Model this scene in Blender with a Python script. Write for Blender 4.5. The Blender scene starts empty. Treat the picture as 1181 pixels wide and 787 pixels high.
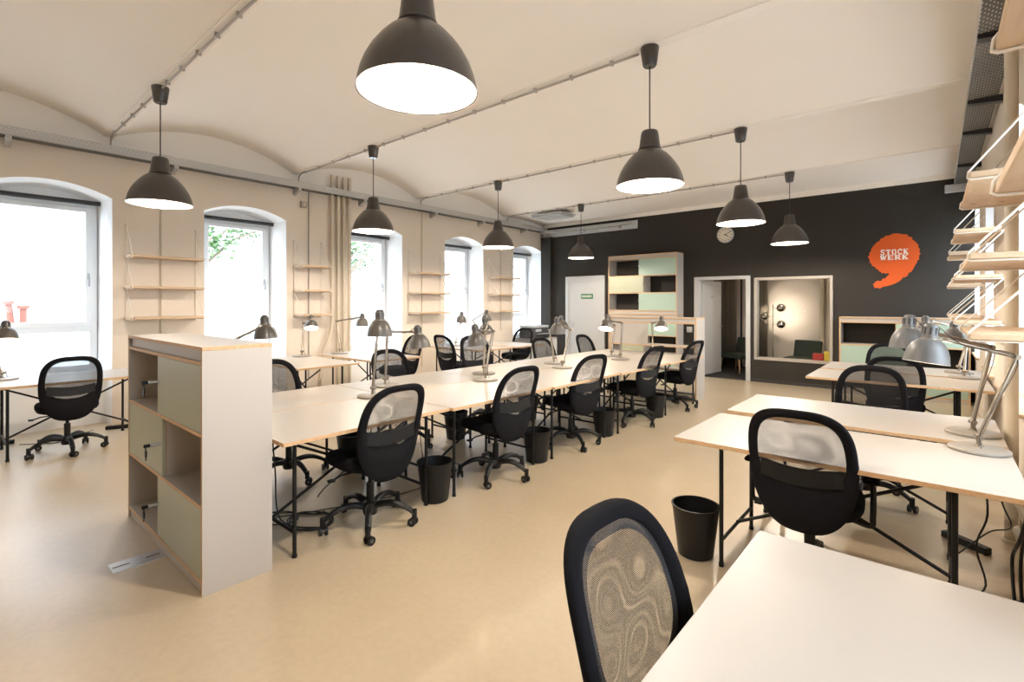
import bpy, bmesh, math, random
from mathutils import Vector, Matrix
random.seed(7)
R = math.radians
PI = math.pi
SC = bpy.context.scene
COL = SC.collection

# ------------------------------------------------------------------ materials
def newmat(name):
    m = bpy.data.materials.new(name); m.use_nodes = True
    nt = m.node_tree
    return m, nt, nt.nodes['Principled BSDF'], nt.nodes['Material Output']

def mat(name, col, rough=.5, metal=0., coat=0., noise=0., nscale=6., bump=0., bscale=60., spec=.5, emit=None, estr=0.):
    m, nt, b, out = newmat(name)
    b.inputs['Base Color'].default_value = (*col, 1)
    b.inputs['Roughness'].default_value = rough
    b.inputs['Metallic'].default_value = metal
    b.inputs['Coat Weight'].default_value = coat
    b.inputs['Specular IOR Level'].default_value = spec
    if emit:
        b.inputs['Emission Color'].default_value = (*emit, 1)
        b.inputs['Emission Strength'].default_value = estr
    tc = None
    if noise or bump:
        tc = nt.nodes.new('ShaderNodeTexCoord')
    if noise:
        n = nt.nodes.new('ShaderNodeTexNoise'); n.inputs['Scale'].default_value = nscale
        n.inputs['Detail'].default_value = 5
        nt.links.new(tc.outputs['Object'], n.inputs['Vector'])
        mx = nt.nodes.new('ShaderNodeMix'); mx.data_type = 'RGBA'
        mx.inputs[6].default_value = (*[c * (1 - noise) for c in col], 1)
        mx.inputs[7].default_value = (*[min(1, c * (1 + noise)) for c in col], 1)
        nt.links.new(n.outputs['Fac'], mx.inputs[0])
        nt.links.new(mx.outputs[2], b.inputs['Base Color'])
    if bump:
        n2 = nt.nodes.new('ShaderNodeTexNoise'); n2.inputs['Scale'].default_value = bscale
        nt.links.new(tc.outputs['Object'], n2.inputs['Vector'])
        bp = nt.nodes.new('ShaderNodeBump'); bp.inputs['Strength'].default_value = bump
        bp.inputs['Distance'].default_value = .01
        nt.links.new(n2.outputs['Fac'], bp.inputs['Height'])
        nt.links.new(bp.outputs['Normal'], b.inputs['Normal'])
    return m

def woodmat(name, c1, c2, scale=(2, 22, 22), rough=.5, knots=False):
    m, nt, b, out = newmat(name)
    tc = nt.nodes.new('ShaderNodeTexCoord'); mp = nt.nodes.new('ShaderNodeMapping')
    mp.inputs['Scale'].default_value = scale
    nt.links.new(tc.outputs['Object'], mp.inputs['Vector'])
    n = nt.nodes.new('ShaderNodeTexNoise'); n.inputs['Scale'].default_value = 1.6
    n.inputs['Detail'].default_value = 6; n.inputs['Distortion'].default_value = 1.2
    nt.links.new(mp.outputs['Vector'], n.inputs['Vector'])
    cr = nt.nodes.new('ShaderNodeValToRGB')
    cr.color_ramp.elements[0].position = .3; cr.color_ramp.elements[0].color = (*c1, 1)
    cr.color_ramp.elements[1].position = .7; cr.color_ramp.elements[1].color = (*c2, 1)
    nt.links.new(n.outputs['Fac'], cr.inputs['Fac'])
    last = cr.outputs['Color']
    if knots:
        v = nt.nodes.new('ShaderNodeTexVoronoi'); v.inputs['Scale'].default_value = 5.5
        nt.links.new(tc.outputs['Object'], v.inputs['Vector'])
        k = nt.nodes.new('ShaderNodeValToRGB')
        k.color_ramp.elements[0].position = .06; k.color_ramp.elements[0].color = (.35, .2, .1, 1)
        k.color_ramp.elements[1].position = .12; k.color_ramp.elements[1].color = (1, 1, 1, 1)
        nt.links.new(v.outputs['Distance'], k.inputs['Fac'])
        mu = nt.nodes.new('ShaderNodeMix'); mu.data_type = 'RGBA'; mu.blend_type = 'MULTIPLY'
        mu.inputs[0].default_value = 1
        nt.links.new(last, mu.inputs[6]); nt.links.new(k.outputs['Color'], mu.inputs[7])
        last = mu.outputs[2]
    nt.links.new(last, b.inputs['Base Color'])
    b.inputs['Roughness'].default_value = rough
    return m

def floormat():
    m, nt, b, out = newmat('floor_epoxy')
    tc = nt.nodes.new('ShaderNodeTexCoord')
    n = nt.nodes.new('ShaderNodeTexNoise'); n.inputs['Scale'].default_value = .9; n.inputs['Detail'].default_value = 8
    n.inputs['Roughness'].default_value = .6
    n2 = nt.nodes.new('ShaderNodeTexNoise'); n2.inputs['Scale'].default_value = 26; n2.inputs['Detail'].default_value = 6
    nt.links.new(tc.outputs['Object'], n.inputs['Vector']); nt.links.new(tc.outputs['Object'], n2.inputs['Vector'])
    cr = nt.nodes.new('ShaderNodeValToRGB')
    cr.color_ramp.elements[0].position = .3; cr.color_ramp.elements[0].color = (.475, .375, .25, 1)
    cr.color_ramp.elements[1].position = .72; cr.color_ramp.elements[1].color = (.57, .455, .305, 1)
    nt.links.new(n.outputs['Fac'], cr.inputs['Fac'])
    c2 = nt.nodes.new('ShaderNodeValToRGB')
    c2.color_ramp.elements[0].position = .35; c2.color_ramp.elements[0].color = (.93, .93, .93, 1)
    c2.color_ramp.elements[1].position = .65; c2.color_ramp.elements[1].color = (1, 1, 1, 1)
    nt.links.new(n2.outputs['Fac'], c2.inputs['Fac'])
    mu = nt.nodes.new('ShaderNodeMix'); mu.data_type = 'RGBA'; mu.blend_type = 'MULTIPLY'; mu.inputs[0].default_value = 1
    nt.links.new(cr.outputs['Color'], mu.inputs[6]); nt.links.new(c2.outputs['Color'], mu.inputs[7])
    nt.links.new(mu.outputs[2], b.inputs['Base Color'])
    rr = nt.nodes.new('ShaderNodeMapRange'); rr.inputs[3].default_value = .26; rr.inputs[4].default_value = .46
    nt.links.new(n.outputs['Fac'], rr.inputs[0]); nt.links.new(rr.outputs[0], b.inputs['Roughness'])
    b.inputs['Coat Weight'].default_value = .8; b.inputs['Coat Roughness'].default_value = .32
    bp = nt.nodes.new('ShaderNodeBump'); bp.inputs['Strength'].default_value = .04; bp.inputs['Distance'].default_value = .01
    nt.links.new(n2.outputs['Fac'], bp.inputs['Height']); nt.links.new(bp.outputs['Normal'], b.inputs['Normal'])
    return m

def glassmat(name, tint=(1, 1, 1), gloss=.08, frost=0.):
    m = bpy.data.materials.new(name); m.use_nodes = True
    nt = m.node_tree; nt.nodes.clear()
    out = nt.nodes.new('ShaderNodeOutputMaterial')
    t = nt.nodes.new('ShaderNodeBsdfTransparent'); t.inputs['Color'].default_value = (*tint, 1)
    g = nt.nodes.new('ShaderNodeBsdfGlossy'); g.inputs['Roughness'].default_value = .02
    lw = nt.nodes.new('ShaderNodeFresnel'); lw.inputs['IOR'].default_value = 1.4
    mx = nt.nodes.new('ShaderNodeMixShader')
    src = t.outputs[0]
    if frost:
        d = nt.nodes.new('ShaderNodeBsdfTranslucent'); d.inputs['Color'].default_value = (.95, .97, 1, 1)
        m2 = nt.nodes.new('ShaderNodeMixShader'); m2.inputs[0].default_value = frost
        nt.links.new(t.outputs[0], m2.inputs[1]); nt.links.new(d.outputs[0], m2.inputs[2]); src = m2.outputs[0]
    mm = nt.nodes.new('ShaderNodeMath'); mm.operation = 'MULTIPLY'; mm.inputs[1].default_value = gloss * 8
    nt.links.new(lw.outputs[0], mm.inputs[0]); nt.links.new(mm.outputs[0], mx.inputs[0])
    nt.links.new(src, mx.inputs[1]); nt.links.new(g.outputs[0], mx.inputs[2])
    nt.links.new(mx.outputs[0], out.inputs[0])
    return m

def holemat(name, col, scale, size, rough=.6, metal=0., axes='YZ'):
    """a woven or punched sheet: a regular grid of real openings over an opaque material"""
    m, nt, b, out = newmat(name)
    b.inputs['Base Color'].default_value = (*col, 1); b.inputs['Roughness'].default_value = rough
    b.inputs['Metallic'].default_value = metal
    tc = nt.nodes.new('ShaderNodeTexCoord'); sp = nt.nodes.new('ShaderNodeSeparateXYZ')
    nt.links.new(tc.outputs['Object'], sp.inputs[0])
    def math_(op, a, bval=None, blink=None):
        n = nt.nodes.new('ShaderNodeMath'); n.operation = op
        nt.links.new(a, n.inputs[0])
        if blink is not None: nt.links.new(blink, n.inputs[1])
        elif bval is not None: n.inputs[1].default_value = bval
        return n.outputs[0]
    a1 = sp.outputs['XYZ'.index(axes[0])]; a2 = sp.outputs['XYZ'.index(axes[1])]
    s1, s2 = scale; z1, z2 = size
    row = math_('FLOOR', math_('MULTIPLY', a2, s2))
    off = math_('MULTIPLY', math_('MODULO', row, 2.), .5)
    f1 = math_('FRACT', math_('ADD', math_('MULTIPLY', a1, s1), None, off))
    f2 = math_('FRACT', math_('MULTIPLY', a2, s2))
    h = math_('MULTIPLY', math_('LESS_THAN', f1, z1), None, math_('LESS_THAN', f2, z2))
    t = nt.nodes.new('ShaderNodeBsdfTransparent'); mx = nt.nodes.new('ShaderNodeMixShader')
    nt.links.new(h, mx.inputs[0]); nt.links.new(b.outputs[0], mx.inputs[1]); nt.links.new(t.outputs[0], mx.inputs[2])
    nt.links.new(mx.outputs[0], out.inputs[0])
    return m

M = {}
M['wall'] = mat('cream_wall_paint', (.74, .65, .55), .85, noise=.03, nscale=3, bump=.15, bscale=35)
M['jamb'] = mat('white_reveal_paint', (.88, .88, .88), .8)
M['ceil'] = mat('ceiling_paint', (.90, .845, .78), .9, noise=.015, nscale=1.5)
M['dark'] = mat('charcoal_wall_paint', (.0235, .0193, .0150), .85, noise=.06, nscale=2, bump=.2, bscale=40)
M['floor'] = floormat()
M['white'] = mat('white_lacquer', (.50, .50, .495), .4)
M['pvc'] = mat('white_plastic_frame', (.80, .83, .86), .35)
M['lam'] = mat('white_laminate', (.405, .365, .322), .38)
M['ply'] = woodmat('plywood_edge', (.50, .30, .15), (.66, .44, .25), (30, 30, 90), .55)
M['cabwhite'] = mat('cabinet_white_laminate', (.46, .42, .38), .45)
M['mint'] = mat('pale_mint_laminate', (.40, .41, .30), .4)
M['mint2'] = mat('mint_laminate', (.36, .48, .40), .4)
M['black'] = mat('black_steel', (.007, .007, .0075), .4, spec=.3)
M['fabric'] = mat('black_fabric', (.008, .0075, .009), .95, spec=.12, bump=.3, bscale=900)
M['plastic'] = mat('black_plastic', (.007, .0068, .0068), .45, spec=.3)
M['rubber'] = mat('grey_caster_tyre', (.10, .095, .09), .6)
M['binm'] = mat('black_bin_plastic', (.007, .0066, .0062), .42, spec=.3)
M['weave'] = holemat('black_mesh_weave', (.010, .0095, .010), (260., 300.), (.77, .75), .9)
M['weave3'] = holemat('black_fine_mesh', (.010, .0095, .010), (260., 300.), (.79, .77), .9)
M['weave2'] = holemat('black_dense_weave', (.016, .015, .016), (260., 300.), (.32, .28), .8)
M['shade'] = mat('dark_brown_grey_enamel', (.045, .037, .032), .32, spec=.5, coat=.3)
M['lining'] = mat('white_enamel', (.9, .87, .80), .5)
M['lampgrey'] = mat('grey_enamel', (.078, .068, .058), .36, coat=.1)
M['lampgrey2'] = mat('blue_grey_enamel', (.115, .112, .108), .42, coat=0)
M['lampbase'] = mat('beige_grey_enamel', (.25, .22, .185), .42)
M['nickel'] = mat('satin_nickel', (.29, .245, .195), .36, metal=1)
M['chrome'] = mat('chrome', (.75, .73, .70), .08, metal=1)
M['bulb'] = mat('glowing_bulb', (1, .95, .85), .4, emit=(1, .86, .66), estr=14.)
M['galv'] = mat('galvanised_steel', (.46, .45, .43), .5, metal=.4, noise=.12, nscale=30)
M['tray'] = holemat('perforated_galvanised_steel', (.15, .145, .135), (16., 55.), (.42, .34), .6, .35, 'YX')
M['trayside'] = holemat('slotted_galvanised_side', (.50, .49, .47), (22., 40.), (.30, .26), .5, .3, 'YZ')
M['pipe'] = mat('cream_pipe_paint', (.62, .54, .42), .5)
M['conduit'] = mat('grey_plastic_conduit', (.42, .38, .34), .5)
M['pine'] = woodmat('pine_board', (.52, .36, .22), (.62, .46, .305), (9, 2, 22), .55, True)
M['rope'] = mat('white_cord', (.80, .74, .66), .8)
M['steel'] = mat('brushed_steel', (.62, .62, .62), .35, metal=1, noise=.08, nscale=40)
M['glass'] = glassmat('window_glass')
M['frost'] = glassmat('frosted_glass', frost=.55)
M['inglass'] = glassmat('partition_glass', (.96, .97, .95), .1)
M['orange'] = mat('orange_paint', (.60, .082, .003), .7)
M['offwhite'] = mat('offwhite_print', (.85, .78, .70), .7)
M['green'] = mat('green_sign', (.01, .16, .07), .5)
M['face'] = mat('clock_face', (.72, .66, .55), .5)
M['beige'] = mat('meeting_room_plaster', (.60, .535, .475), .9, noise=.04, nscale=2)
M['curtain'] = mat('grey_brown_curtain', (.20, .17, .13), .9)
M['carpet'] = mat('dark_carpet', (.022, .02, .018), .95, bump=.4, bscale=400)
M['chairgreen'] = mat('dark_green_velvet', (.025, .035, .026), .8, noise=.2, nscale=12)
M['oak'] = woodmat('oak_leg', (.45, .28, .14), (.58, .38, .2))
M['red'] = mat('red_cover', (.30, .02, .014), .5)
M['yellow'] = mat('yellow_cover', (.50, .37, .03), .5)
M['facade'] = mat('pale_render_facade', (.30, .30, .305), .9)
M['facadeglass'] = mat('facade_window_glass', (.12, .11, .12), .2)
M['ground'] = mat('pale_paving', (.55, .55, .53), .9)
M['leaf'] = mat('light_green_leaf', (.07, .135, .04), .6, noise=.3, nscale=2)
M['bark'] = mat('tree_bark', (.16, .12, .09), .9)
M['terra'] = mat('terracotta', (.24, .085, .06), .8)
M['blind'] = mat('black_blind_rail', (.015, .014, .016), .5)
M['cable'] = mat('black_cable', (.010, .010, .010), .5)
M['darkgrey'] = mat('dark_grey_plastic', (.03, .03, .032), .4)
M['silver'] = mat('silver_plastic', (.38, .40, .42), .4)

# ------------------------------------------------------------------ mesh builder
class MB:
    def __init__(s): s.bm = bmesh.new()
    def box(s, x0, x1, y0, y1, z0, z1, mtx=None, mi=0):
        vs = [s.bm.verts.new(p) for p in ((x0,y0,z0),(x1,y0,z0),(x1,y1,z0),(x0,y1,z0),(x0,y0,z1),(x1,y0,z1),(x1,y1,z1),(x0,y1,z1))]
        if mtx:
            for v in vs: v.co = mtx @ v.co
        for f in ((0,3,2,1),(4,5,6,7),(0,1,5,4),(1,2,6,5),(2,3,7,6),(3,0,4,7)):
            fc = s.bm.faces.new([vs[i] for i in f]); fc.material_index = mi
        return s
    def quad(s, a, b, c, d, mi=0):
        f = s.bm.faces.new([s.bm.verts.new(p) for p in (a, b, c, d)]); f.material_index = mi; return s
    def poly(s, pts, mi=0):
        f = s.bm.faces.new([s.bm.verts.new(p) for p in pts]); f.material_index = mi; return s
    def rings(s, rings, closed=True, cap0=True, cap1=True, mi=0):
        vr = [[s.bm.verts.new(p) for p in r] for r in rings]
        n = len(vr[0])
        for a, b in zip(vr, vr[1:]):
            for i in range(n if closed else n - 1):
                j = (i + 1) % n
                f = s.bm.faces.new((a[i], a[j], b[j], b[i])); f.material_index = mi
        if cap0 and n > 2: s.bm.faces.new(list(reversed(vr[0]))).material_index = mi
        if cap1 and n > 2: s.bm.faces.new(vr[-1]).material_index = mi
        return s
    def lathe(s, prof, n=32, mtx=None, cap0=False, cap1=False, mi=0):
        rs = []
        for r, z in prof:
            ring = []
            for i in range(n):
                a = 2 * PI * i / n
                p = Vector((max(r, 1e-4) * math.cos(a), max(r, 1e-4) * math.sin(a), z))
                ring.append(mtx @ p if mtx else p)
            rs.append(ring)
        return s.rings(rs, True, cap0, cap1, mi)
    def cyl(s, p0, p1, r0, r1=None, n=12, mi=0):
        return s.tube([p0, p1], [r0, r0 if r1 is None else r1], n, mi)
    def tube(s, pts, r, n=8, mi=0, sq=None):
        pts = [Vector(p) for p in pts]
        rs = r if isinstance(r, (list, tuple)) else [r] * len(pts)
        t0 = (pts[1] - pts[0]).normalized()
        ref = Vector((0, 0, 1)) if abs(t0.z) < .9 else Vector((1, 0, 0))
        u = t0.cross(ref).normalized(); rings = []
        for i, p in enumerate(pts):
            if i == 0: t = pts[1] - pts[0]
            elif i == len(pts) - 1: t = pts[-1] - pts[-2]
            else: t = (pts[i + 1] - p).normalized() + (p - pts[i - 1]).normalized()
            t.normalize()
            u = (u - t * u.dot(t)).normalized(); v = t.cross(u)
            ring = []
            for k in range(n):
                a = 2 * PI * (k + .5) / n
                ca, sa = math.cos(a), math.sin(a)
                if sq: ca, sa = ca * sq[0], sa * sq[1]
                ring.append(p + (u * ca + v * sa) * rs[i])
            rings.append(ring)
        return s.rings(rings, True, True, True, mi)
    def sphere(s, c, r, n=16, sx=1, sy=1, sz=1, mi=0):
        prof = [(r * math.sin(PI * i / n), -r * math.cos(PI * i / n)) for i in range(n + 1)]
        m = Matrix.Translation(c) @ Matrix.Diagonal((sx, sy, sz, 1))
        return s.lathe(prof, n * 2, m, mi=mi)
    def prism(s, pts, vec, mi=0):
        v = Vector(vec); a = [Vector(p) for p in pts]
        return s.rings([a, [p + v for p in a]], True, True, True, mi)
    def build(s, name, material, parent=None, smooth=40, bevel=0., loc=None):
        bmesh.ops.remove_doubles(s.bm, verts=s.bm.verts, dist=1e-6)
        bmesh.ops.recalc_face_normals(s.bm, faces=s.bm.faces)
        me = bpy.data.meshes.new(name); s.bm.to_mesh(me); s.bm.free()
        for mm in (material if isinstance(material, (list, tuple)) else [material]): me.materials.append(mm)
        if smooth:
            for p in me.polygons: p.use_smooth = True
            me.set_sharp_from_angle(angle=R(smooth))
        o = bpy.data.objects.new(name, me); COL.objects.link(o)
        if parent: o.parent = parent
        if loc: o.location = loc
        if bevel:
            b = o.modifiers.new('bevel', 'BEVEL'); b.width = bevel; b.segments = 2; b.limit_method = 'ANGLE'
        return o

def thing(name, label, cat, loc=(0, 0, 0), rotz=0., group=None):
    o = bpy.data.objects.new(name, None); COL.objects.link(o)
    o.empty_display_size = .1
    o.location = loc; o.rotation_euler = (0, 0, rotz)
    o['label'] = label; o['category'] = cat
    if group: o['group'] = group
    return o
def tag(o, label, cat, group=None):
    o['label'] = label; o['category'] = cat
    if group: o['group'] = group
    return o
def structure(o): o['kind'] = 'structure'; return o
def spin(ch, deg):
    for c in ch.children:
        if c.name.split('.')[0] == 'leg': c.rotation_euler.z = R(deg)
    return ch
def lift(ch, dz):
    for c in ch.children:
        if c.name.split('.')[0] in ('back_frame', 'back_mesh', 'lumbar_bar', 'seat', 'tilt_mechanism'): c.location.z += dz
    return ch
def dup(root, loc, rotz, label, group=None):
    r = root.copy(); COL.objects.link(r); r.location = loc; r.rotation_euler = (0, 0, rotz)
    r['label'] = label
    if group: r['group'] = group
    for ch in list(root.children):
        c = ch.copy(); COL.objects.link(c); c.parent = r
        for g in list(ch.children):
            d = g.copy(); COL.objects.link(d); d.parent = c
    return r
def setl(o, label): o['label'] = label; return o
def arc(cx, cy, r, a0, a1, n):
    return [(cx + r * math.cos(R(a0 + (a1 - a0) * i / n)), cy + r * math.sin(R(a0 + (a1 - a0) * i / n))) for i in range(n + 1)]
def smoothpath(pts, k=6):
    P = [Vector(p) for p in pts]; out = []
    for i in range(len(P) - 1):
        p0 = P[max(i - 1, 0)]; p1 = P[i]; p2 = P[i + 1]; p3 = P[min(i + 2, len(P) - 1)]
        for j in range(k):
            t = j / k
            out.append(.5 * ((2 * p1) + (p2 - p0) * t + (2 * p0 - 5 * p1 + 4 * p2 - p3) * t * t + (3 * p1 - p0 - 3 * p2 + p3) * t ** 3))
    out.append(P[-1]); return out

# ------------------------------------------------------------------ room shell
XL, XR, YB, YN = -7.95, .45, 10.5, -2.45
ZT = 4.15
SPR = [-3.42, -1.0, 1.43, 3.83, 6.32, 8.94]
ZS, RISE = 3.655, .29

structure(MB().quad((-9., YN - .1, 0), (1.4, YN - .1, 0), (1.4, YB + .16, 0), (-9., YB + .16, 0)).build('floor', M['floor']))

b = MB()
prof = []
edges = SPR + [YB + .02]
for i in range(len(edges) - 1):
    a, c = edges[i], edges[i + 1]
    last = i == len(edges) - 2
    rise = .03 if last else RISE
    fl = .05
    z1 = ZS if not last else 3.60
    prof.append((a - fl, ZS - .012)); prof.append((a + fl, ZS - .012))
    a2, c2 = a + fl, c - (fl if not last else 0)
    L = (c2 - a2) / 2; mid = (a2 + c2) / 2
    rad = (L * L + rise * rise) / (2 * rise)
    for k in range(25):
        y = a2 + (c2 - a2) * k / 24
        zz = math.sqrt(max(rad * rad - (y - mid) ** 2, 0)) - (rad - rise)
        prof.append((y, ZS + (z1 - ZS) * k / 24 + zz))
for (y0, z0), (y1, z1) in zip(prof, prof[1:]):
    b.quad((XL - .05, y0, z0), (XR + .05, y0, z0), (XR + .05, y1, z1), (XL - .05, y1, z1))
structure(b.build('ceiling', M['ceil'], smooth=30))

WC = [.88, 3.10, 5.38, 7.67, 9.92]
HW, ZSP, ZAP = .59, 2.87, 3.01
def archz(dy, hw=HW, zs=ZSP, za=ZAP):
    h = za - zs; rad = (hw * hw + h * h) / (2 * h)
    return zs + math.sqrt(max(rad * rad - dy * dy, 0)) - (rad - h)

ZM = 3.50
def side_wall(name, X, zsill, WC):
    b = MB(); ylast = YN
    for c in WC:
        y0, y1 = c - HW, min(c + HW, YB)
        b.quad((X, ylast, 0), (X, y0, 0), (X, y0, ZM), (X, ylast, ZM))
        n = 16
        for k in range(n):
            a = y0 + (y1 - y0) * k / n; d = y0 + (y1 - y0) * (k + 1) / n
            b.quad((X, a, archz(a - c)), (X, d, archz(d - c)), (X, d, ZM), (X, a, ZM))
            if zsill > 0: b.quad((X, a, 0), (X, d, 0), (X, d, zsill), (X, a, zsill))
        ylast = y1
    if ylast < YB: b.quad((X, ylast, 0), (X, YB, 0), (X, YB, ZM), (X, ylast, ZM))
    b.quad((X, YN, ZM), (X, YB, ZM), (X, YB, ZT), (X, YN, ZT), mi=1)
    return structure(b.build(name, [M['wall'], M['ceil']], smooth=0))
side_wall('wall_left', XL, 0, [-1.40] + WC)  # first opening is for the added window behind the camera
side_wall('wall_right', XR, .76, WC)
structure(MB().quad((XL, YN, 0), (XR, YN, 0), (XR, YN, ZT), (XL, YN, ZT)).build('wall_front', M['wall'], smooth=0))

# dark wall with a doorway, a closed door set in front of it, and an internal window
DX0, DX1, DZ = -3.84, -2.84, 2.06
WX0, WX1, WZ0, WZ1 = -2.70, -1.43, .46, 2.02
b = MB(); T = .12
ZD = 3.515
def wbox(x0, x1, z0, z1, mi=0): b.box(x0, x1, YB, YB + T, z0, z1, mi=mi)
wbox(XL - .05, DX0, 0, ZD); wbox(DX0, DX1, DZ, ZD); wbox(DX1, WX0, 0, ZD)
wbox(WX0, WX1, 0, WZ0); wbox(WX0, WX1, WZ1, ZD); wbox(WX1, XR + .05, 0, ZD)
structure(b.build('wall_back', M['dark'], smooth=0))
structure(MB().box(XL - .05, XR + .05, YB - .004, YB + T, ZD, ZT).build('trim_1', M['ceil'], smooth=0))
structure(MB().box(XL + .001, XL + .04, YB - .05, YB - .001, 0, 3.3).build('trim_2', M['white'], smooth=0))
structure(MB().box(DX1 + .08, XR - .01, YB - .012, YB - .001, 0, .06).build('baseboard_back', M['darkgrey'], smooth=0))

structure(MB().box(XL + .04, -7.60, YB - .10, YB - .001, 0, 3.26).build('wall_pier', M['dark'], smooth=0))
# windows ------------------------------------------------------------
def window(n, c, X, sgn, sill_z, full=True):
    """sgn=-1: left wall (glass beyond X towards -x), +1: right wall"""
    w = bpy.data.objects.new('window_%d' % n, None); COL.objects.link(w); structure(w)
    dep = .52; xo = X + sgn * dep; how = .515
    # reveal: jambs, arch soffit and sill
    b = MB(); inner = []; outer = []
    N = 16
    inner.append((X, c - HW, 0 if sgn < 0 else sill_z)); outer.append((xo, c - how, 0 if sgn < 0 else sill_z))
    for k in range(N + 1):
        t = -1 + 2 * k / N
        inner.append((X, c + HW * t, archz(HW * t))); outer.append((xo, c + how * t, archz(HW * t) - .02))
    inner.append((X, c + HW, inner[0][2])); outer.append((xo, c + how, inner[0][2]))
    if c + HW > YB: # last window stops at the back wall
        inner = [(x, min(y, YB - .002), z) for x, y, z in inner]; outer = [(x, min(y, YB - .002), z) for x, y, z in outer]
    for i in range(len(inner) - 1):
        b.quad(inner[i], inner[i + 1], outer[i + 1], outer[i])
    b.build('reveal', M['jamb'], w, smooth=25)
    zb = .665 if sgn < 0 else sill_z
    if sgn < 0:
        b = MB(); xp = X - .24
        b.quad((xp, c - HW, 0), (xp, c + HW, 0), (xp, c + HW, zb - .02), (xp, c - HW, zb - .02))
        b.build('parapet', M['jamb'], w, smooth=0)
        MB().box(xo, xp + .02, c - HW + .01, c + HW - .01, zb - .03, zb).build('sill', M['pvc'], w, bevel=.004)
    else:
        MB().box(X - .035, xo, c - HW + .005, c + HW - .005, sill_z - .001, sill_z + .025).build('sill', M['pine'], w, bevel=.004)
    zt = 2.845
    d0, d1 = sorted((xo, xo - sgn * .07))
    yl, yr = c - how, min(c + how, YB + .1)
    f = MB()
    f.box(d0, d1, yl, yl + .075, zb, zt); f.box(d0, d1, yr - .075, yr, zb, zt)
    f.box(d0, d1, yl + .075, yr - .075, zb, zb + .075); f.box(d0, d1, yl + .075, yr - .075, zt - .08, zt)
    f.box(d0, d1, yl + .075, yr - .075, 1.17, 1.245)
    f.build('frame', M['pvc'], w, bevel=.004)
    # lunette over the frame
    b = MB()
    pts = [(xo - sgn * .01, yl, zt - .01)] + [(xo - sgn * .01, c + how * (-1 + 2 * k / N), archz(HW * (-1 + 2 * k / N)) - .018) for k in range(N + 1)] + [(xo - sgn * .01, yr, zt - .01)]
    b.poly(pts); b.build('lunette', M['jamb'], w, smooth=0)
    s0, s1 = sorted((xo - sgn * .035, xo - sgn * .095))
    a0, a1, q0, q1 = yl + .06, yr - .06, 1.24, zt - .065
    s = MB(); k = .06
    s.box(s0, s1, a0, a0 + k, q0, q1); s.box(s0, s1, a1 - k, a1, q0, q1)
    s.box(s0, s1, a0 + k, a1 - k, q0, q0 + k); s.box(s0, s1, a0 + k, a1 - k, q1 - k, q1)
    so = s.build('sash', M['pvc'], w, bevel=.004)
    h = MB(); hx = s1 if sgn < 0 else s0
    h.box(*sorted((hx, hx - sgn * .012)), a1 - .042, a1 - .018, 1.85, 1.93)
    h.box(*sorted((hx - sgn * .012, hx - sgn * .04)), a1 - .038, a1 - .022, 1.87, 1.885)
    h.box(*sorted((hx - sgn * .03, hx - sgn * .045)), a1 - .04, a1 - .02, 1.76, 1.89)
    h.build('handle', M['silver'], so, bevel=.003)
    gx = (s0 + s1) / 2
    MB().quad((gx, a0 + k, q0 + k), (gx, a1 - k, q0 + k), (gx, a1 - k, q1 - k), (gx, a0 + k, q1 - k)).build('pane', M['glass'], w, smooth=0)
    gx = (d0 + d1) / 2
    MB().quad((gx, yl + .07, zb + .07), (gx, yr - .07, zb + .07), (gx, yr - .07, 1.175), (gx, yl + .07, 1.175)).build('frosted_pane', M['frost'] if sgn < 0 else M['glass'], w, smooth=0)
    # portal for the daylight through this opening
    L = bpy.data.lights.new('portal', 'AREA'); L.shape = 'RECTANGLE'; L.size = 2 * how; L.size_y = zt - zb
    L.cycles.is_portal = True
    lo = bpy.data.objects.new('window_portal', L); COL.objects.link(lo); lo.parent = w
    lo.location = (xo - sgn * .1, c, (zt + zb) / 2); lo.rotation_euler = (R(90), 0, R(90) if sgn < 0 else R(-90))
    # area lights shine along local -Z; aim it into the room
    lo.rotation_euler = Vector((-sgn, 0, 0)).to_track_quat('-Z', 'Y').to_euler()
    return xo
BL = ['in the window nearest the camera', 'in the second window, behind the end bookcase', 'in the third window beside the four pipes',
      'in the fourth window', 'in the last window beside the dark wall']
window(12, -1.40, XL, -1, 0)  # unseen window, added to brighten the bookcase front and near floor
for i, c in enumerate(WC):
    xo = window(i + 1, c, XL, -1, 0)
    window(i + 6, c, XR, 1, .76)
    if 1:
        yr = min(c + .53, YB - .03)
        m = MB().cyl((xo + .17, c - .53, 2.835), (xo + .17, yr, 2.835), .029, n=14)
        t = thing('roller_blind', 'rolled-up black blind ' + BL[i], 'blind', (0, 0, 0), 0, 'black roller blinds')
        m.build('blind_roll', M['blind'], t)
        k = MB()
        for yy in (c - .545, yr): k.box(xo + .01, xo + .19, yy, yy + .012, 2.80, 2.865)
        k.build('bracket', M['pvc'], t)

# ------------------------------------------------------------------ ceiling services
CX_L, CX_R = -5.73, -1.79
cn = ['nearest the camera', 'second from the camera', 'third from the camera', 'next to the dark wall']
for (y, x1, nm) in zip(SPR[2:], (CX_R, CX_R - .1, CX_R - .06, CX_R - .08), cn):
    t = thing('ceiling_conduit', 'grey conduit run across the vaulted ceiling, ' + nm, 'conduit', (XL, y, ZS - .03), 0, 'ceiling conduits')
    b = MB(); zc = -.005
    pts = [(.14, 0, -.16), (.14, 0, -.05), (.22, 0, zc)] + [(k, 0, zc) for k in (.6, 2., 4.)] + [(x1 - XL, 0, zc)]
    b.tube(pts, .011, 8).build('pipe', M['conduit'], t)
    k = .35
    while k < x1 - XL:
        MB().box(k - .012, k + .012, -.02, .02, zc - .015, .02).build('clip', M['conduit'], t, bevel=.002); k += .42

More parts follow.
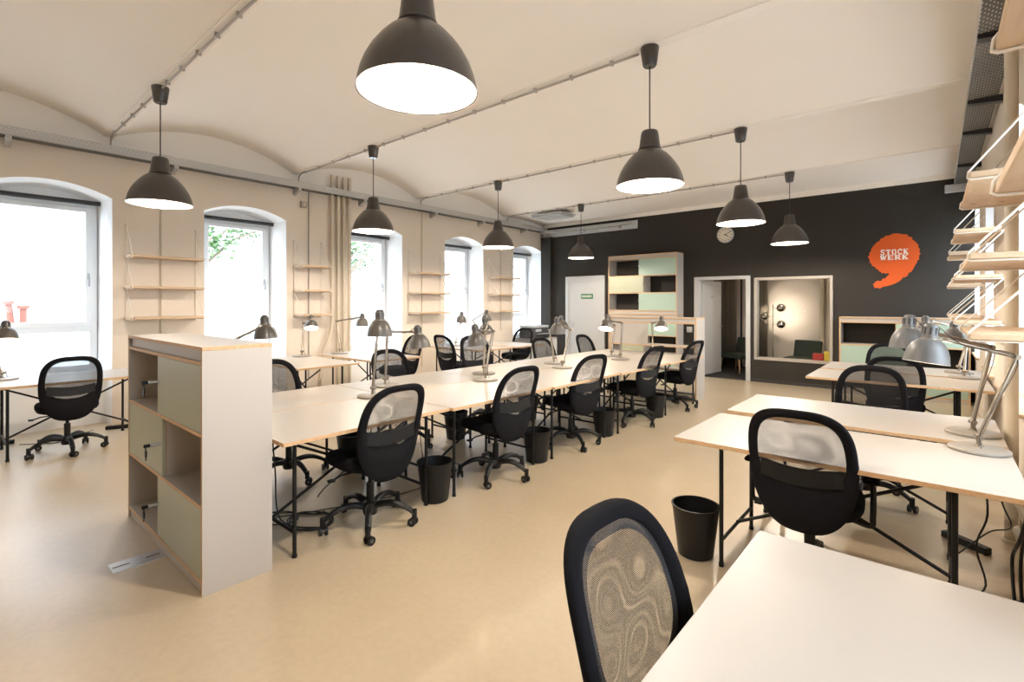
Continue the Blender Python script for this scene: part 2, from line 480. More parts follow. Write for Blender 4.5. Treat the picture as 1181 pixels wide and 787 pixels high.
def pendant_proto(loc, label):
    t = thing('pendant_lamp', label, 'pendant lamp', loc, 0, 'dark bell pendant lamps')
    zr = 2.50 - loc[2]
    MB().lathe([(.0, -.155), (.048, -.155), (.056, -.145), (.074, -.012), (.074, 0), (0, 0)], 28).build('ceiling_cup', M['shade'], t)
    MB().cyl((0, 0, zr + .45), (0, 0, -.15), .0055, n=8).build('cord', M['cable'], t)
    prof = [(.274, 0), (.271, .012), (.267, .03), (.256, .075), (.237, .125), (.209, .175), (.174, .222), (.137, .262), (.105, .286), (.090, .296), (.088, .300),
            (.092, .302), (.092, .310), (.086, .315), (.082, .34), (.072, .42), (.067, .447), (.060, .456), (.03, .462), (.0, .462)]
    o = MB().lathe([(r, z + zr) for r, z in prof], 48).build('shade', M['shade'], t)
    MB().lathe([(.265, .004 + zr), (.274, zr)], 48).build('rim', M['shade'], o)
    pin = [(.265, .004), (.260, .03), (.249, .075), (.230, .125), (.202, .175), (.167, .222), (.130, .260), (.098, .282), (.05, .292), (0, .292)]
    MB().lathe([(r, z + zr) for r, z in pin], 48).build('shade_lining', M['lining'], o)
    bb = MB().sphere((0, 0, zr + .13), .042, 12)
    bb.lathe([(.02, zr + .16), (.018, zr + .20), (.018, zr + .285)], 14)
    bb.build('bulb', M['bulb'], t)
    return t
PEND_W = 46.
def pendant_light(x, y, z):
    L = bpy.data.lights.new('pendant_glow', 'POINT'); L.energy = PEND_W; L.shadow_soft_size = .05; L.color = (1, .88, .74)
    o = bpy.data.objects.new('pendant_glow', L); COL.objects.link(o); o.location = (x, y, z); return o
pp = None
PL = [['hanging over the floor by the near left window', 'over the desk pair beside the second left window', 'over the desks beside the fourth left window', 'in front of the white door with the green sign'],
      ['largest one, at the top edge of the photo', 'over the middle desk row, second on the right line', 'in front of the wall clock', 'in front of the bare dark wall left of the orange logo']]
for j, x in enumerate((CX_L, CX_R)):
    for i, y in enumerate(SPR[2:]):
        loc = (x, y, ZS - .013); lab = 'dark bell-shaped pendant lamp ' + PL[j][i]
        if pp is None: pp = o = pendant_proto(loc, lab)
        else: o = dup(pp, loc, 0, lab)
        lo = pendant_light(0, 0, 2.50 - loc[2] + .06); lo.parent = o
# cable trays --------------------------------------------------------
t = thing('cable_tray', 'long galvanised cable tray along the left wall above the arched windows', 'cable tray', (XL, YN, 3.40))
L = YB - YN - .02
MB().box(.02, .20, 0, L, -.003, 0).build('tray_bottom', M['tray'], t, smooth=0)
MB().box(.02, .023, 0, L, 0, .095).build('inner_side', M['galv'], t, smooth=0)
MB().box(.197, .20, 0, L, 0, .095).build('outer_side', M['trayside'], t, smooth=0)
MB().box(.185, .2, 0, L, .095, .099).box(.185, .2, 0, L, -.006, -.003).build('lip', M['galv'], t, smooth=0)
for y in (.53, 2.12, 3.82, 5.02, 6.68, 8.09, 9.62):
    k = MB(); yy = y - YN
    k.prism([(.002, yy - .025, -.10), (.20, yy - .025, -.045), (.20, yy - .025, -.006), (.002, yy - .025, -.006)], (0, .05, 0))
    k.build('bracket', M['galv'], t, smooth=0)
t = thing('cable_tray', 'wide perforated cable tray along the top of the right wall', 'cable tray', (XR, YN, 3.40))
MB().box(-.235, -.03, 0, L, -.003, 0).build('tray_bottom', M['tray'], t, smooth=0)
MB().box(-.238, -.235, 0, L, -.003, .07).build('outer_side', M['galv'], t, smooth=0)
MB().box(-.033, -.03, 0, L, 0, .07).build('inner_side', M['galv'], t, smooth=0)
for y in (1.1, 3.0, 4.73, 6.2, 7.3, 8.95):
    k = MB(); yy = y - YN
    k.prism([(-.002, yy - .04, -.06), (-.235, yy - .04, -.035), (-.235, yy - .04, -.004), (-.002, yy - .04, -.004)], (0, .08, 0))
    k.build('bracket', M['darkgrey'], t, smooth=0)
t = thing('cable_tray', 'short cable tray on a white board along the top of the dark wall', 'cable tray', (XL, YB, 3.28))
MB().box(.06, 2.76, -.03, -.004, -.02, .17).build('backing_board', M['white'], t, bevel=.003)
MB().box(.06, 2.68, -.15, -.032, .075, .078).box(.06, 2.68, -.15, -.147, .078, .14).build('tray_channel', M['galv'], t, smooth=0)
for xx in (.2, 1.3, 2.3):
    MB().prism([(xx, -.03, .02), (xx, -.14, .06), (xx, -.14, .075), (xx, -.03, .075)], (.05, 0, 0)).build('bracket', M['galv'], t, smooth=0)
o = MB().box(-.02, .30, -.14, 0, 0, .11).build('junction_box', M['white'], bevel=.004)  # plain junction box, holds no outlet
o.location = (.12, YB - .001, 3.29); tag(o, 'white box under the right end of the tray on the dark wall', 'box')
# black cable tuft on the left tray
o = MB()
for k in range(9):
    a = k * .75; o.tube(smoothpath([(0, 0, 0), (.05 * math.cos(a), .09 * math.sin(a), .05), (.09 * math.cos(a), .17 * math.sin(a) , .05 + .03 * math.sin(k * 2.))]), .006, 6)
o = o.build('cable_bundle', M['cable']); o.location = (XL + .11, 4.38, 3.405)
tag(o, 'tuft of black cable ends on the left tray beside the four pipes', 'cable')
# old fluorescent fittings in the last bay
t = thing('ceiling_fitting', 'white slatted light fitting on the ceiling in the far left corner', 'light fitting', (-6.75, 9.35, 3.60))
MB().box(-.42, .42, -.32, .32, -.03, .0).build('housing', M['white'], t, bevel=.006)
for k in range(4):
    MB().box(-.40, .40, -.28 + k * .16, -.20 + k * .16, -.075, -.03).build('slat', M['white'], t, bevel=.006)

# pipes --------------------------------------------------------------
for k, y in enumerate((4.45, 4.56, 4.67, 4.78)):
    o = MB()
    if k == 0: o.tube(smoothpath([(.09, -.28, 0), (.09, -.22, .35), (.09, -.16, .75), (.09, -.05, 1.0), (.07, 0, 1.25), (.07, 0, 1.6), (.07, 0, 3.75)], 5), .028, 12)
    else: o.cyl((.07, 0, 0), (.07, 0, 3.75), .028, n=14)
    o = o.build('heating_pipe', M['pipe']); o.location = (XL, y, 0)
    tag(o, ('cream wall pipe with a bend near the desk, first of four', 'cream straight wall pipe, second of the four from the window shelf', 'cream straight wall pipe, third of the four from the window shelf', 'cream straight wall pipe beside the third left window')[k], 'pipe', 'pipes on the left wall')
for k, (x, y, r, lab) in enumerate(((.365, 4.50, .034, 'thick cream pipe standing in front of the right wall by the front hanging shelves'),)):
    o = MB().cyl((0, 0, 0), (0, 0, 3.38), r, n=18).lathe([(r + .012, 0), (r + .012, .02), (r, .03)], 18).build('heating_pipe', M['pipe']); o.location = (x, y, 0)
    tag(o, lab, 'pipe')
for k, (y, z0, z1, lab) in enumerate(((1.99, .9, 3.4, 'thin cream conduit running down behind the nearest hanging shelves'), (4.06, .3, 3.4, 'thin grey conduit running down behind the narrow hanging shelves'),
                      (6.45, .25, 3.4, 'thin conduit running down behind the third left hanging shelves'), (8.85, .9, 3.4, 'thin conduit behind the hanging shelves nearest the dark wall'))):
    b = MB().cyl((.014, 0, z0), (.014, 0, z1), .012, n=8)
    o = b.build('wall_conduit', M['conduit'] if k == 1 else M['pipe']); o.location = (XL, y, 0)
    tag(o, lab, 'conduit', 'conduits on the left wall')
t = thing('junction_box', 'small grey electrical box under the left tray beside the narrow shelves', 'box', (XL, 3.97, 3.17))  # wall-mounted junction box, not an outlet
MB().box(.001, .05, -.05, .05, -.05, .05).build('housing', M['conduit'], t, bevel=.006)
MB().cyl((.05, 0, 0), (.055, 0, 0), .03, n=16).build('cover', M['pipe'], t)
t = thing('wall_outlet', 'small white outlet low on the left wall between the window desks', 'outlet', (XL, 6.06, .30))
MB().box(.001, .012, -.04, .04, -.04, .04).build('plate', M['white'], t, bevel=.004)
MB().lathe([(.028, .013), (.026, .004), (0, .004)], 18, Matrix.Translation((.004, 0, 0)) @ Matrix.Rotation(R(90), 4, 'Y')).build('socket', M['pvc'], t)
t = thing('wall_outlet', 'round white outlet on the dark wall left of the open doorway', 'outlet', (-4.0, YB, .98))
MB().box(-.06, .06, -.02, -.001, -.06, .06).build('plate', M['white'], t, bevel=.008)
MB().cyl((0, -.02, 0), (0, -.05, 0), .04, n=18).build('socket', M['white'], t)

# ------------------------------------------------------------------ doors, internal window
t = structure(bpy.data.objects.new('door_1', None)); COL.objects.link(t); t.location = (-6.60, YB, 0)
f = MB(); hw = .565
f.box(-hw, -hw + .10, -.05, -.001, 0, 2.21); f.box(hw - .10, hw, -.05, -.001, 0, 2.21); f.box(-hw + .10, hw - .10, -.05, -.001, 2.09, 2.21)
f.build('frame', M['white'], t, bevel=.005)
lf = MB().box(-hw + .10, hw - .10, -.035, -.002, 0.005, 2.09).build('leaf', M['white'], t, bevel=.004)
h = MB().cyl((-.38, -.035, 1.02), (-.38, -.085, 1.02), .011).tube([(-.38, -.08, 1.02), (-.26, -.08, 1.02)], .010).box(-.40, -.36, -.041, -.034, .92, 1.10)
h.build('handle', M['steel'], lf)
t = thing('exit_sign', 'small green sign with white lettering on the closed white door', 'sign', (-6.53, YB - .036, 1.712))
MB().box(-.17, .17, -.006, 0, -.06, .06).build('sign_panel', M['green'], t, bevel=.003)
b = MB(); x = -.14
for wdt in (.026, .03, .022, .03, .026, .03, .024, .03):
    b.box(x, x + wdt - .007, -.0085, -.005, -.028, .028); b.box(x - .002, x + wdt - .004, -.0085, -.005, -.006, .006); x += .035
b.build('lettering', M['offwhite'], t, smooth=0)

t = structure(bpy.data.objects.new('door_2', None)); COL.objects.link(t); t.location = (0, YB, 0)
f = MB(); y0, y1 = -.02, T + .02
f.box(DX0 - .06, DX0 + .035, y0, y1, 0, DZ + .03); f.box(DX1 - .035, DX1 + .05, y0, y1, 0, DZ + .03); f.box(DX0 + .035, DX1 - .035, y0, y1, DZ - .035, DZ + .03)
f.build('frame', M['white'], t, bevel=.005)
lt = bpy.data.objects.new('leaf', None); COL.objects.link(lt); lt.parent = t
lf = MB().box(0, .88, -.02, .02, .008, 2.02).build('leaf', M['white'], t, bevel=.004)
bpy.data.objects.remove(lt)
lf.location = (DX0 + .04, T + .03, 0); lf.rotation_euler = (0, 0, R(83))
h = MB().cyl((.82, -.02, 1.03), (.82, -.07, 1.03), .011).tube([(.82, -.065, 1.03), (.70, -.065, 1.03)], .010)
h.cyl((.82, .02, 1.03), (.82, .07, 1.03), .011).tube([(.82, .065, 1.03), (.70, .065, 1.03)], .010).build('handle', M['steel'], lf)
MB().box(.40, .50, -.025, -.02, 1.66, 1.70).build('name_plate', M['silver'], lf)

t = structure(bpy.data.objects.new('window_11', None)); COL.objects.link(t); t.location = (0, YB, 0)
f = MB(); k = .03
f.box(WX0 - .02, WX0 + k, -.02, T + .02, WZ0 - .02, WZ1 + .02); f.box(WX1 - k, WX1 + .02, -.02, T + .02, WZ0 - .02, WZ1 + .02)
f.box(WX0 + k, WX1 - k, -.02, T + .02, WZ0 - .02, WZ0 + k); f.box(WX0 + k, WX1 - k, -.02, T + .02, WZ1 - k, WZ1 + .02)
f.build('frame', M['lam'], t, bevel=.004)
MB().quad((WX0 + k, .05, WZ0 + k), (WX1 - k, .05, WZ0 + k), (WX1 - k, .05, WZ1 - k), (WX0 + k, .05, WZ1 - k)).build('pane', M['inglass'], t, smooth=0)

# meeting room behind the dark wall
RB = 12.75
rm = lambda nm, q, m: structure(MB().quad(*q).build(nm, M[m], smooth=0))
Y0 = YB + T + .001
rm('wall_meeting_back', ((-4.7, RB, 0), (0, RB, 0), (0, RB, 2.9), (-4.7, RB, 2.9)), 'beige')
rm('wall_meeting_left', ((-4.7, Y0, 0), (-4.7, RB, 0), (-4.7, RB, 2.9), (-4.7, Y0, 2.9)), 'beige')
rm('wall_meeting_right', ((-.9, Y0, 0), (-.9, RB, 0), (-.9, RB, 2.9), (-.9, Y0, 2.9)), 'beige')
rm('ceiling_meeting', ((-4.7, Y0, 2.9), (0, Y0, 2.9), (0, RB, 2.9), (-4.7, RB, 2.9)), 'ceil')
rm('floor_meeting', ((-4.7, YB + .02, .002), (0, YB + .02, .002), (0, RB, .002), (-4.7, RB, .002)), 'carpet')
def curtain(x0, x1, y, lab, material):
    b = MB(); n = 60; r0 = []; r1 = []
    for i in range(n + 1):
        x = x0 + (x1 - x0) * i / n; yy = y + .035 * math.sin(i * .95) + .01 * math.sin(i * 2.3)
        r0.append((x, yy, .03)); r1.append((x, yy, 2.75))
    b.rings([r0, r1], False, False, False)
    o = b.build('curtain', material, smooth=80); o.modifiers.new('solid', 'SOLIDIFY').thickness = .006
    return tag(o, lab, 'curtain')
curtain(-4.15, -3.62, 12.45, 'grey brown curtain hanging behind the open white door', M['curtain'])
curtain(-3.12, -2.95, 12.45, 'narrow grey curtain behind the left edge of the meeting room window', M['curtain'])
for k, x in enumerate((-1.90, -1.77)):
    o = MB().cyl((x, 12.66, 0), (x, 12.66, 2.89), .045, n=14).build('heating_pipe', M['pipe'])
    tag(o, ('pale pipe in the meeting room, left of the pair seen through the window', 'pale pipe in the meeting room corner, right of the pair')[k], 'pipe')
o = MB().cyl((-3.55, 12.6, 0), (-3.55, 12.6, 2.89), .022, n=10).build('dark_pole', M['black']); tag(o, 'thin black upright pole seen through the open doorway', 'pole')

t = thing('floor_lamp', 'tall floor lamp with three chrome globe heads behind the meeting room window', 'floor lamp', (-2.74, 12.05, 0))
MB().lathe([(0, .0), (.15, 0), (.15, .018), (.03, .03), (0, .03)], 28).build('base', M['chrome'], t)
MB().cyl((0, 0, .02), (0, 0, 1.52), .011, n=10).build('pole', M['chrome'], t)
for sx, z in ((1, 1.44), (-1, 1.25), (1, 1.08)):
    a = MB().cyl((0, 0, z), (sx * .09, -.0, z), .006).build('arm', M['chrome'], t)
    mt = Matrix.Translation((sx * .165, 0, z)) @ Matrix.Rotation(R(-100), 4, 'X')
    g = MB().lathe([(.09 * math.sin(R(q)), -.09 * math.cos(R(q))) for q in range(0, 141, 10)], 24, mt).build('globe_shade', M['chrome'], a)
    MB().sphere((sx * .165, .03, z), .04, 10).build('bulb', M['bulb'], a)
for sx, z in ((.165, 1.44), (-.165, 1.25), (.165, 1.08)):
    L = bpy.data.lights.new('spot_glow', 'SPOT'); L.energy = 9; L.color = (1, .86, .70); L.spot_size = R(88); L.spot_blend = .25; L.shadow_soft_size = .03
    lo = bpy.data.objects.new('spot_glow', L); COL.objects.link(lo); lo.parent = t; lo.location = (sx, .11, z)
    lo.rotation_euler = Vector((0.1, 1, .12)).to_track_quat('-Z', 'Y').to_euler()
L = bpy.data.lights.new('meeting_fill_light', 'POINT'); L.energy = 13; L.color = (1, .88, .72); L.shadow_soft_size = .12  # ambient fill added to brighten the meeting room, no ceiling lamp there
lo = bpy.data.objects.new('meeting_fill_light', L); COL.objects.link(lo); lo.location = (-2.2, 11.4, 2.6)

def armchair(loc, rz, lab):
    t = thing('armchair', lab, 'armchair', loc, rz, 'dark green meeting room armchairs')
    MB().box(-.28, .28, -.27, .27, .30, .42).build('seat', M['chairgreen'], t, bevel=.03)
    m = Matrix.Translation((0, .25, .36)) @ Matrix.Rotation(R(-13), 4, 'X')
    MB().box(-.26, .26, -.05, .06, 0, .40, m).build('backrest', M['chairgreen'], t, bevel=.03)
    for sx in (-1, 1):
        for sy in (-1, 1):
            MB().cyl((sx * .24, sy * .22, .30), (sx * .27, sy * .25, 0), .02, .013, 10).build('leg', M['oak'], t)
    return t
armchair((-3.42, 11.85, .002), R(-25), 'dark green low armchair with wooden legs seen through the open doorway')
armchair((-2.12, 11.75, .002), R(-10), 'dark green armchair back seen through the meeting room window')
SX = WZ0 + .031
o = MB().box(-.085, .085, -.05, .05, 0, .125).box(-.078, .078, -.056, -.05, .02, .05).build('snack_box', M['red'], bevel=.003); o.location = (-1.65, YB + .10, SX)
tag(o, 'small red box standing on the meeting room window ledge', 'box')
o = MB().box(-.055, .055, -.03, .03, 0, .17).box(-.045, .045, -.035, -.03, .11, .15).build('yellow_box', M['yellow'], bevel=.003); o.location = (-1.50, YB + .09, SX)
tag(o, 'small yellow box on the meeting room window ledge, right of the red one', 'box')

# ------------------------------------------------------------------ wall clock and painted logo
t = thing('wall_clock', 'round pale wall clock on the dark wall above the doorway', 'clock', (-3.26, YB - .001, 2.935))
mt = Matrix.Rotation(R(90), 4, 'X')
MB().lathe([(0, .0), (.165, 0), (.165, .035), (.150, .04), (.148, .03)], 40, mt).build('case', M['silver'], t)
MB().lathe([(.149, .030), (0, .030)], 40, mt).build('dial', M['face'], t)
b = MB()
for k in range(12):
    a = R(30 * k); m2 = Matrix.Rotation(-a, 4, 'Y')
    b.box(-.006, .006, -.034, -.031, .105, .135, m2)
b.build('hour_mark', M['black'], t, smooth=0)
for nm, an, ln, wd in (('minute_hand', 62, .12, .005), ('hour_hand', 122, .075, .007)):
    MB().box(-wd, wd, -.038, -.035, -.025, ln, Matrix.Rotation(R(an), 4, 'Y')).build(nm, M['black'], t, smooth=0)

t = thing('wall_logo', 'orange comma-shaped painted logo with STOCK WERK lettering on the dark wall', 'logo', (-.545, YB, 2.25))
px = [(320,85),(400,98),(470,135),(530,195),(568,270),(565,340),(530,440),(480,515),(420,560),(340,620),(250,665),(150,690),(75,695),(58,650),(75,625),(150,600),(210,570),(240,545),(225,525),(160,515),(100,480),(40,410),(10,340),(20,270),(70,195),(140,135),(230,95)]
kx, kz = .001214, .0015
pts = [((x - 289) * kx, (390 - y) * kz) for x, y in px]
out = []
rg = random.Random(3)
for i in range(len(pts)):
    a = Vector(pts[i]); c = Vector(pts[(i + 1) % len(pts)]); n = max(2, int((c - a).length / .022))
    nr = Vector((c.y - a.y, a.x - c.x)).normalized()
    for j in range(n):
        p = a.lerp(c, j / n) + nr * rg.uniform(-.016, .012); out.append((p.x, -.003, p.y))
MB().prism(out, (0, .0025, 0)).build('comma_shape', M['orange'], t, smooth=0)
def stroke(b, path, w, X, Z, sx, sz):
    P = [Vector(p) for p in path]
    for a, c in zip(P, P[1:]):
        d = (c - a); n = Vector((-d.y, d.x)).normalized() * w / 2
        q = [a + n, a - n, c - n, c + n]
        b.prism([(X + p.x * sx, -.006, Z + p.y * sz) for p in q], (0, .003, 0))
GL = {
 'S': [([(.85,.72),(.80,.90),(.5,.96),(.2,.88),(.2,.65),(.5,.52),(.8,.38),(.8,.14),(.5,.04),(.18,.1),(.14,.3)], .2)],
 'T': [([(.5,0),(.5,1)], .34), ([(0,.92),(1,.92)], .17), ([(.06,.7),(.06,.95)], .1), ([(.94,.7),(.94,.95)], .1), ([(.2,.05),(.8,.05)], .1)],
 'O': [([(.42,.04),(.2,.2),(.14,.5),(.2,.8),(.42,.96)], .26), ([(.58,.04),(.8,.2),(.86,.5),(.8,.8),(.58,.96)], .26)],
 'C': [([(.86,.24),(.7,.07),(.4,.06),(.2,.25),(.15,.5),(.2,.75),(.4,.94),(.7,.93),(.86,.72)], .23), ([(.9,.62),(.9,1)], .1)],
 'K': [([(.22,0),(.22,1)], .3), ([(0,.05),(.46,.05)], .1), ([(0,.95),(.46,.95)], .1), ([(.36,.5),(.8,.95)], .14), ([(.42,.55),(.84,.05)], .28), ([(.62,.95),(1,.95)], .1), ([(.62,.05),(1.04,.05)], .1)],
 'W': [([(.1,.95),(.3,.05)], .26), ([(.3,.05),(.5,.9)], .12), ([(.5,.9),(.7,.05)], .26), ([(.7,.05),(.92,.95)], .12), ([(-.05,.95),(.3,.95)], .1), ([(.75,.95),(1.06,.95)], .1)],
 'E': [([(.24,0),(.24,1)], .32), ([(0,.06),(.95,.06)], .12), ([(0,.94),(.92,.94)], .12), ([(.3,.5),(.7,.5)], .1), ([(.9,.06),(.9,.34)], .1), ([(.87,.7),(.87,.94)], .1), ([(.68,.36),(.68,.64)], .1)],
 'R': [([(.22,0),(.22,1)], .3), ([(0,.05),(.46,.05)], .1), ([(0,.94),(.6,.94)], .12), ([(.55,.94),(.8,.86),(.82,.66),(.6,.5),(.3,.5)], .18), ([(.55,.5),(.82,.06)], .26), ([(.7,.05),(1.02,.05)], .1)],
}
b = MB()
def word(wd, x0, x1, z0, z1):
    n = len(wd); cw = (x1 - x0) / n
    for i, ch in enumerate(wd):
        for path, w in GL[ch]: stroke(b, path, w, (x0 + i * cw + cw * .06), z0, cw * .86, z1 - z0)
word('STOCK', (135 - 289) * kx, (452 - 289) * kx, (318 - 390) * -kz - .0, (258 - 390) * -kz)
word('WERK', (135 - 289) * kx, (452 - 289) * kx, (376 - 390) * -kz, (322 - 390) * -kz)
b.build('lettering', M['offwhite'], t, smooth=0)

# ------------------------------------------------------------------ desks
def tabletop(W, D):
    b = MB(); b.box(-W / 2, W / 2, -D / 2, D / 2, .715, .74)
    for f in b.bm.faces:
        f.normal_update(); f.material_index = 0 if abs(f.normal.z) > .5 else 1
    return b
def desk(W, D, loc, rz, label, group, fo=0.):
    t = thing('desk', label, 'desk', loc, rz, group)
    tabletop(W, D).build('tabletop', [M['lam'], M['ply']], t, bevel=.0025)
    hx, hy = .51, min(.31, D / 2 - .06)
    for sx in (-1, 1):
        for sy in (-1, 1):
            MB().cyl((sx * hx, fo + sy * hy, 0), (sx * hx, fo + sy * hy, .70), .0125, n=10).lathe([(.0155, .0), (.0155, .02), (.0125, .022)], 10, Matrix.Translation((sx * hx, fo + sy * hy, 0))).build('leg', M['black'], t)
        MB().cyl((sx * hx, fo - hy, .695), (sx * hx, fo + hy, .695), .0125, n=10).box(sx * hx - .02, sx * hx + .02, fo - hy + .08, fo - hy + .14, .70, .716).box(sx * hx - .02, sx * hx + .02, fo + hy - .14, fo + hy - .08, .70, .716).build('top_rail', M['black'], t)
        MB().cyl((sx * hx, fo - hy, .15), (sx * hx, fo + hy, .15), .0105, n=10).build('low_rail', M['black'], t)
    for s in (-1, 1):
        MB().cyl((-s * hx, fo + s * .012, .665), (s * hx, fo + s * .012, .16), .010, n=8).build('diagonal_brace', M['black'], t)
    return t
dk = {}
for k in range(5):
    y = 1.93 + 1.278 * k; dx = .032 * k
    pos = ('next to the tall end bookcase', 'second from the tall end bookcase', 'in the middle of the row', 'second from the far bookcase', 'next to the far bookcase')[k]
    if k == 0:
        dr = desk(1.27, .875, (-3.262, y, 0), R(90), 'white desk on the aisle side of the middle row, ' + pos, 'middle row desks')
        dl = desk(1.27, .80, (-4.112, y, 0), R(90), 'white desk on the window side of the middle row, ' + pos, 'middle row desks')
    else:
        dup(dr, (-3.262 + dx, y, 0), R(90), 'white desk on the aisle side of the middle row, ' + pos)
        dup(dl, (-4.112 + dx, y, 0), R(90), 'white desk on the window side of the middle row, ' + pos)
dw = desk(1.5, .85, (-.447, 3.3125, 0), 0, 'white desk with a black bin at its left end, front of the right-hand pair', 'paired desks by the walls')
G2 = 'paired desks by the walls'
dup(dw, (-.447, 4.30, 0), 0, 'white desk behind the front right-hand desk, with the lamp at its far edge', G2)
dup(dw, (-.345, 6.67, 0), 0, 'white desk of the far right pair, nearer one with the lamp head above', G2)
dup(dw, (-.345, 7.62, 0), 0, 'white desk of the far right pair, beside the low cabinet', G2)
dup(dw, (-6.66, 3.31, 0), 0, 'white desk under the narrow hanging shelves with a lit lamp', G2)
dup(dw, (-6.66, 4.37, 0), 0, 'white desk beside the four wall pipes with a long-armed lamp', G2)
dup(dw, (-6.60, 6.44, 0), 0, 'white desk in front of the fourth left window, nearer of its pair', G2)
dup(dw, (-6.60, 7.37, 0), 0, 'white desk under the last left hanging shelves, farther of its pair', G2)
dup(dw, (-7.155, .97, 0), R(-90), 'white desk along the first left window with a black chair', 'window desks')
dup(dw, (-.05, 1.143, 0), R(90), 'large white desk top filling the bottom right corner of the photo', 'window desks')

# ------------------------------------------------------------------ chairs
def sup(a, ax, bz, n):
    c, s = math.cos(a), math.sin(a)
    return (ax * math.copysign(abs(c) ** (2 / n), c), bz * math.copysign(abs(s) ** (2 / n), s))
def back_x(y, z):
    u = (z - .37) / .65
    return -.232 - .155 * u - .045 * math.sin(PI * min(max(u, 0), 1)) * -1 + .55 * y * y
def loop_outer(a):
    up = math.sin(a) > 0
    y, z = sup(a, .248, .265 if up else .395, 3.15 if up else 2.5)
    return y * (1 - .055 * max(z, 0) / .27), .75 + z
def loop_inner(a):
    up = math.sin(a) > 0
    y, z = sup(a, .198, .212 if up else .175, 3.3 if up else 2.35)
    return y * (1 - .055 * max(z, 0) / .215), .755 + z
def chair(loc, rz, label, group, border=False):
    """faces local +x; hub at the origin"""
    t = thing('office_chair', label, 'office chair', loc, rz, group)
    N = 64; rings = []
    th = .030
    A = [2 * PI * k / N for k in range(N)]
    def loopp(f, off, k=1.): # f outline, off thickness offset along x
        r = []
        for a in A:
            y, z = f(a); r.append((back_x(y, z) + off, y, z))
        return r
    def blend(w, off):
        r = []
        for a in A:
            y0, z0 = loop_outer(a); y1, z1 = loop_inner(a)
            y, z = y0 + (y1 - y0) * w, z0 + (z1 - z0) * w
            r.append((back_x(y, z) + off, y, z))
        return r
    seq = [blend(0, 0), blend(.04, .012), blend(.2, .021), blend(.55, .023), blend(.9, .016), blend(1, 0), blend(.93, -.012), blend(.55, -.018), blend(.2, -.017), blend(.04, -.010), blend(0, 0)]
    MB().rings(seq, True, False, False).build('back_frame', M['fabric'], t, smooth=60)
    def sheet(off, bulge):
        b = MB(); rr = []
        for w in (1.04, .90, .8, .7, .6, .5, .4, .3, .2, .1, .03):
            r = []
            for a in A:
                y, z = loop_inner(a); y *= w; z = .74 + (z - .74) * w
                wv = (.0032 * math.sin(19 * y + 15 * z) + .0028 * math.sin(33 * z - 21 * y + 1)) * (1 - w ** 4) if off < 0 else 0
                r.append((back_x(y, z) + off + bulge * (1 - w * w) + wv, y, z))
            rr.append(r)
        b.rings(rr, True, False, True)
        if border and off > 0:
            b.bm.faces.ensure_lookup_table()
            for f in b.bm.faces[:N]: f.material_index = 1
        return b
    b = sheet(.006, .014)
    mp = b.build('back_mesh', [M['weave'], M['weave2']], t, smooth=60)
    sheet(-.006, .010).build('rear_mesh', M['weave3'], mp, smooth=60)
    b = MB(); rr = []
    for k in range(0 if border else 17):
        y = -.188 + .376 * k / 16; z = .672 - .02 * math.cos(PI * y / .376)
        x = back_x(y, z) - .004
        rr.append([(x + .006, y, z - .046), (x + .009, y, z + .042), (x - .004, y, z + .045), (x - .006, y, z - .044)])
    if not border: b.rings(rr).build('lumbar_bar', M['plastic'], t, smooth=60)
    # seat
    def seat_ring(k, z, xo=0):
        r = []
        for a in A:
            x, y = sup(a, .245 * k, .245 * k, 3.4); r.append((x + .045 + xo, y * (1 - .05 * x / .245), z - .5 * max(x - .13, 0) ** 2 * 4 + .25 * y * y))
        return r
    b = MB().rings([seat_ring(.82, .415), seat_ring(.95, .425), seat_ring(1.0, .448), seat_ring(1.0, .475), seat_ring(.95, .497), seat_ring(.82, .506), seat_ring(.4, .500), seat_ring(.05, .497)], True, True, True)
    b.build('seat', M['fabric'], t, smooth=60)
    b = MB().box(-.13, .13, -.075, .075, .365, .418)
    b.tube([(-.10, 0, .385), (-.20, 0, .385), (-.205, 0, .40), (-.214, 0, .44), (-.218, 0, .48)], .03, 8, sq=(1., .35))
    b.tube([(.03, .06, .385), (.04, .20, .38), (.04, .25, .365)], .007, 8).box(.02, .06, .25, .29, .355, .37)
    b.build('tilt_mechanism', M['plastic'], t, smooth=40, bevel=.004)
    MB().cyl((0, 0, .10), (0, 0, .29), .027, n=16).cyl((0, 0, .29), (0, 0, .40), .015, n=12).build('gas_column', M['plastic'], t)
    MB().lathe([(0, .075), (.045, .075), (.052, .10), (.048, .155), (.03, .165), (0, .165)], 20).build('hub', M['plastic'], t)
    for k in range(5):
        a = R(72 * k); ca, sa = math.cos(a), math.sin(a)
        b = MB(); rr = []
        for i in range(9):
            q = i / 8; r = .03 + .285 * q
            z = .128 + .040 * math.sin(PI * q * .85) - .058 * q * q
            w = .029 - .009 * q; h = .026 - .008 * q
            sec = []
            for j in range(8):
                e = 2 * PI * j / 8
                u, v = w * math.cos(e), h * math.sin(e)
                sec.append((r * ca - u * sa, r * sa + u * ca, z + v))
            rr.append(sec)
        b.rings(rr); b.cyl((.315 * ca, .315 * sa, .05), (.315 * ca, .315 * sa, .112), .018, n=10)
        lg = b.build('leg', M['plastic'], t, smooth=50)
        w = MB(); e = a + R(55 + 37 * k); cx, cy = .315 * ca + .012 * math.cos(e), .315 * sa + .012 * math.sin(e)
        px_, py_ = -math.sin(e), math.cos(e)
        for s in (-1, 1):
            w.cyl((cx + s * px_ * .010, cy + s * py_ * .010, .028), (cx + s * px_ * .027, cy + s * py_ * .027, .028), .028, n=16)
        w.cyl((cx - px_ * .028, cy - py_ * .028, .028), (cx + px_ * .028, cy + py_ * .028, .028), .012, n=10, mi=1)
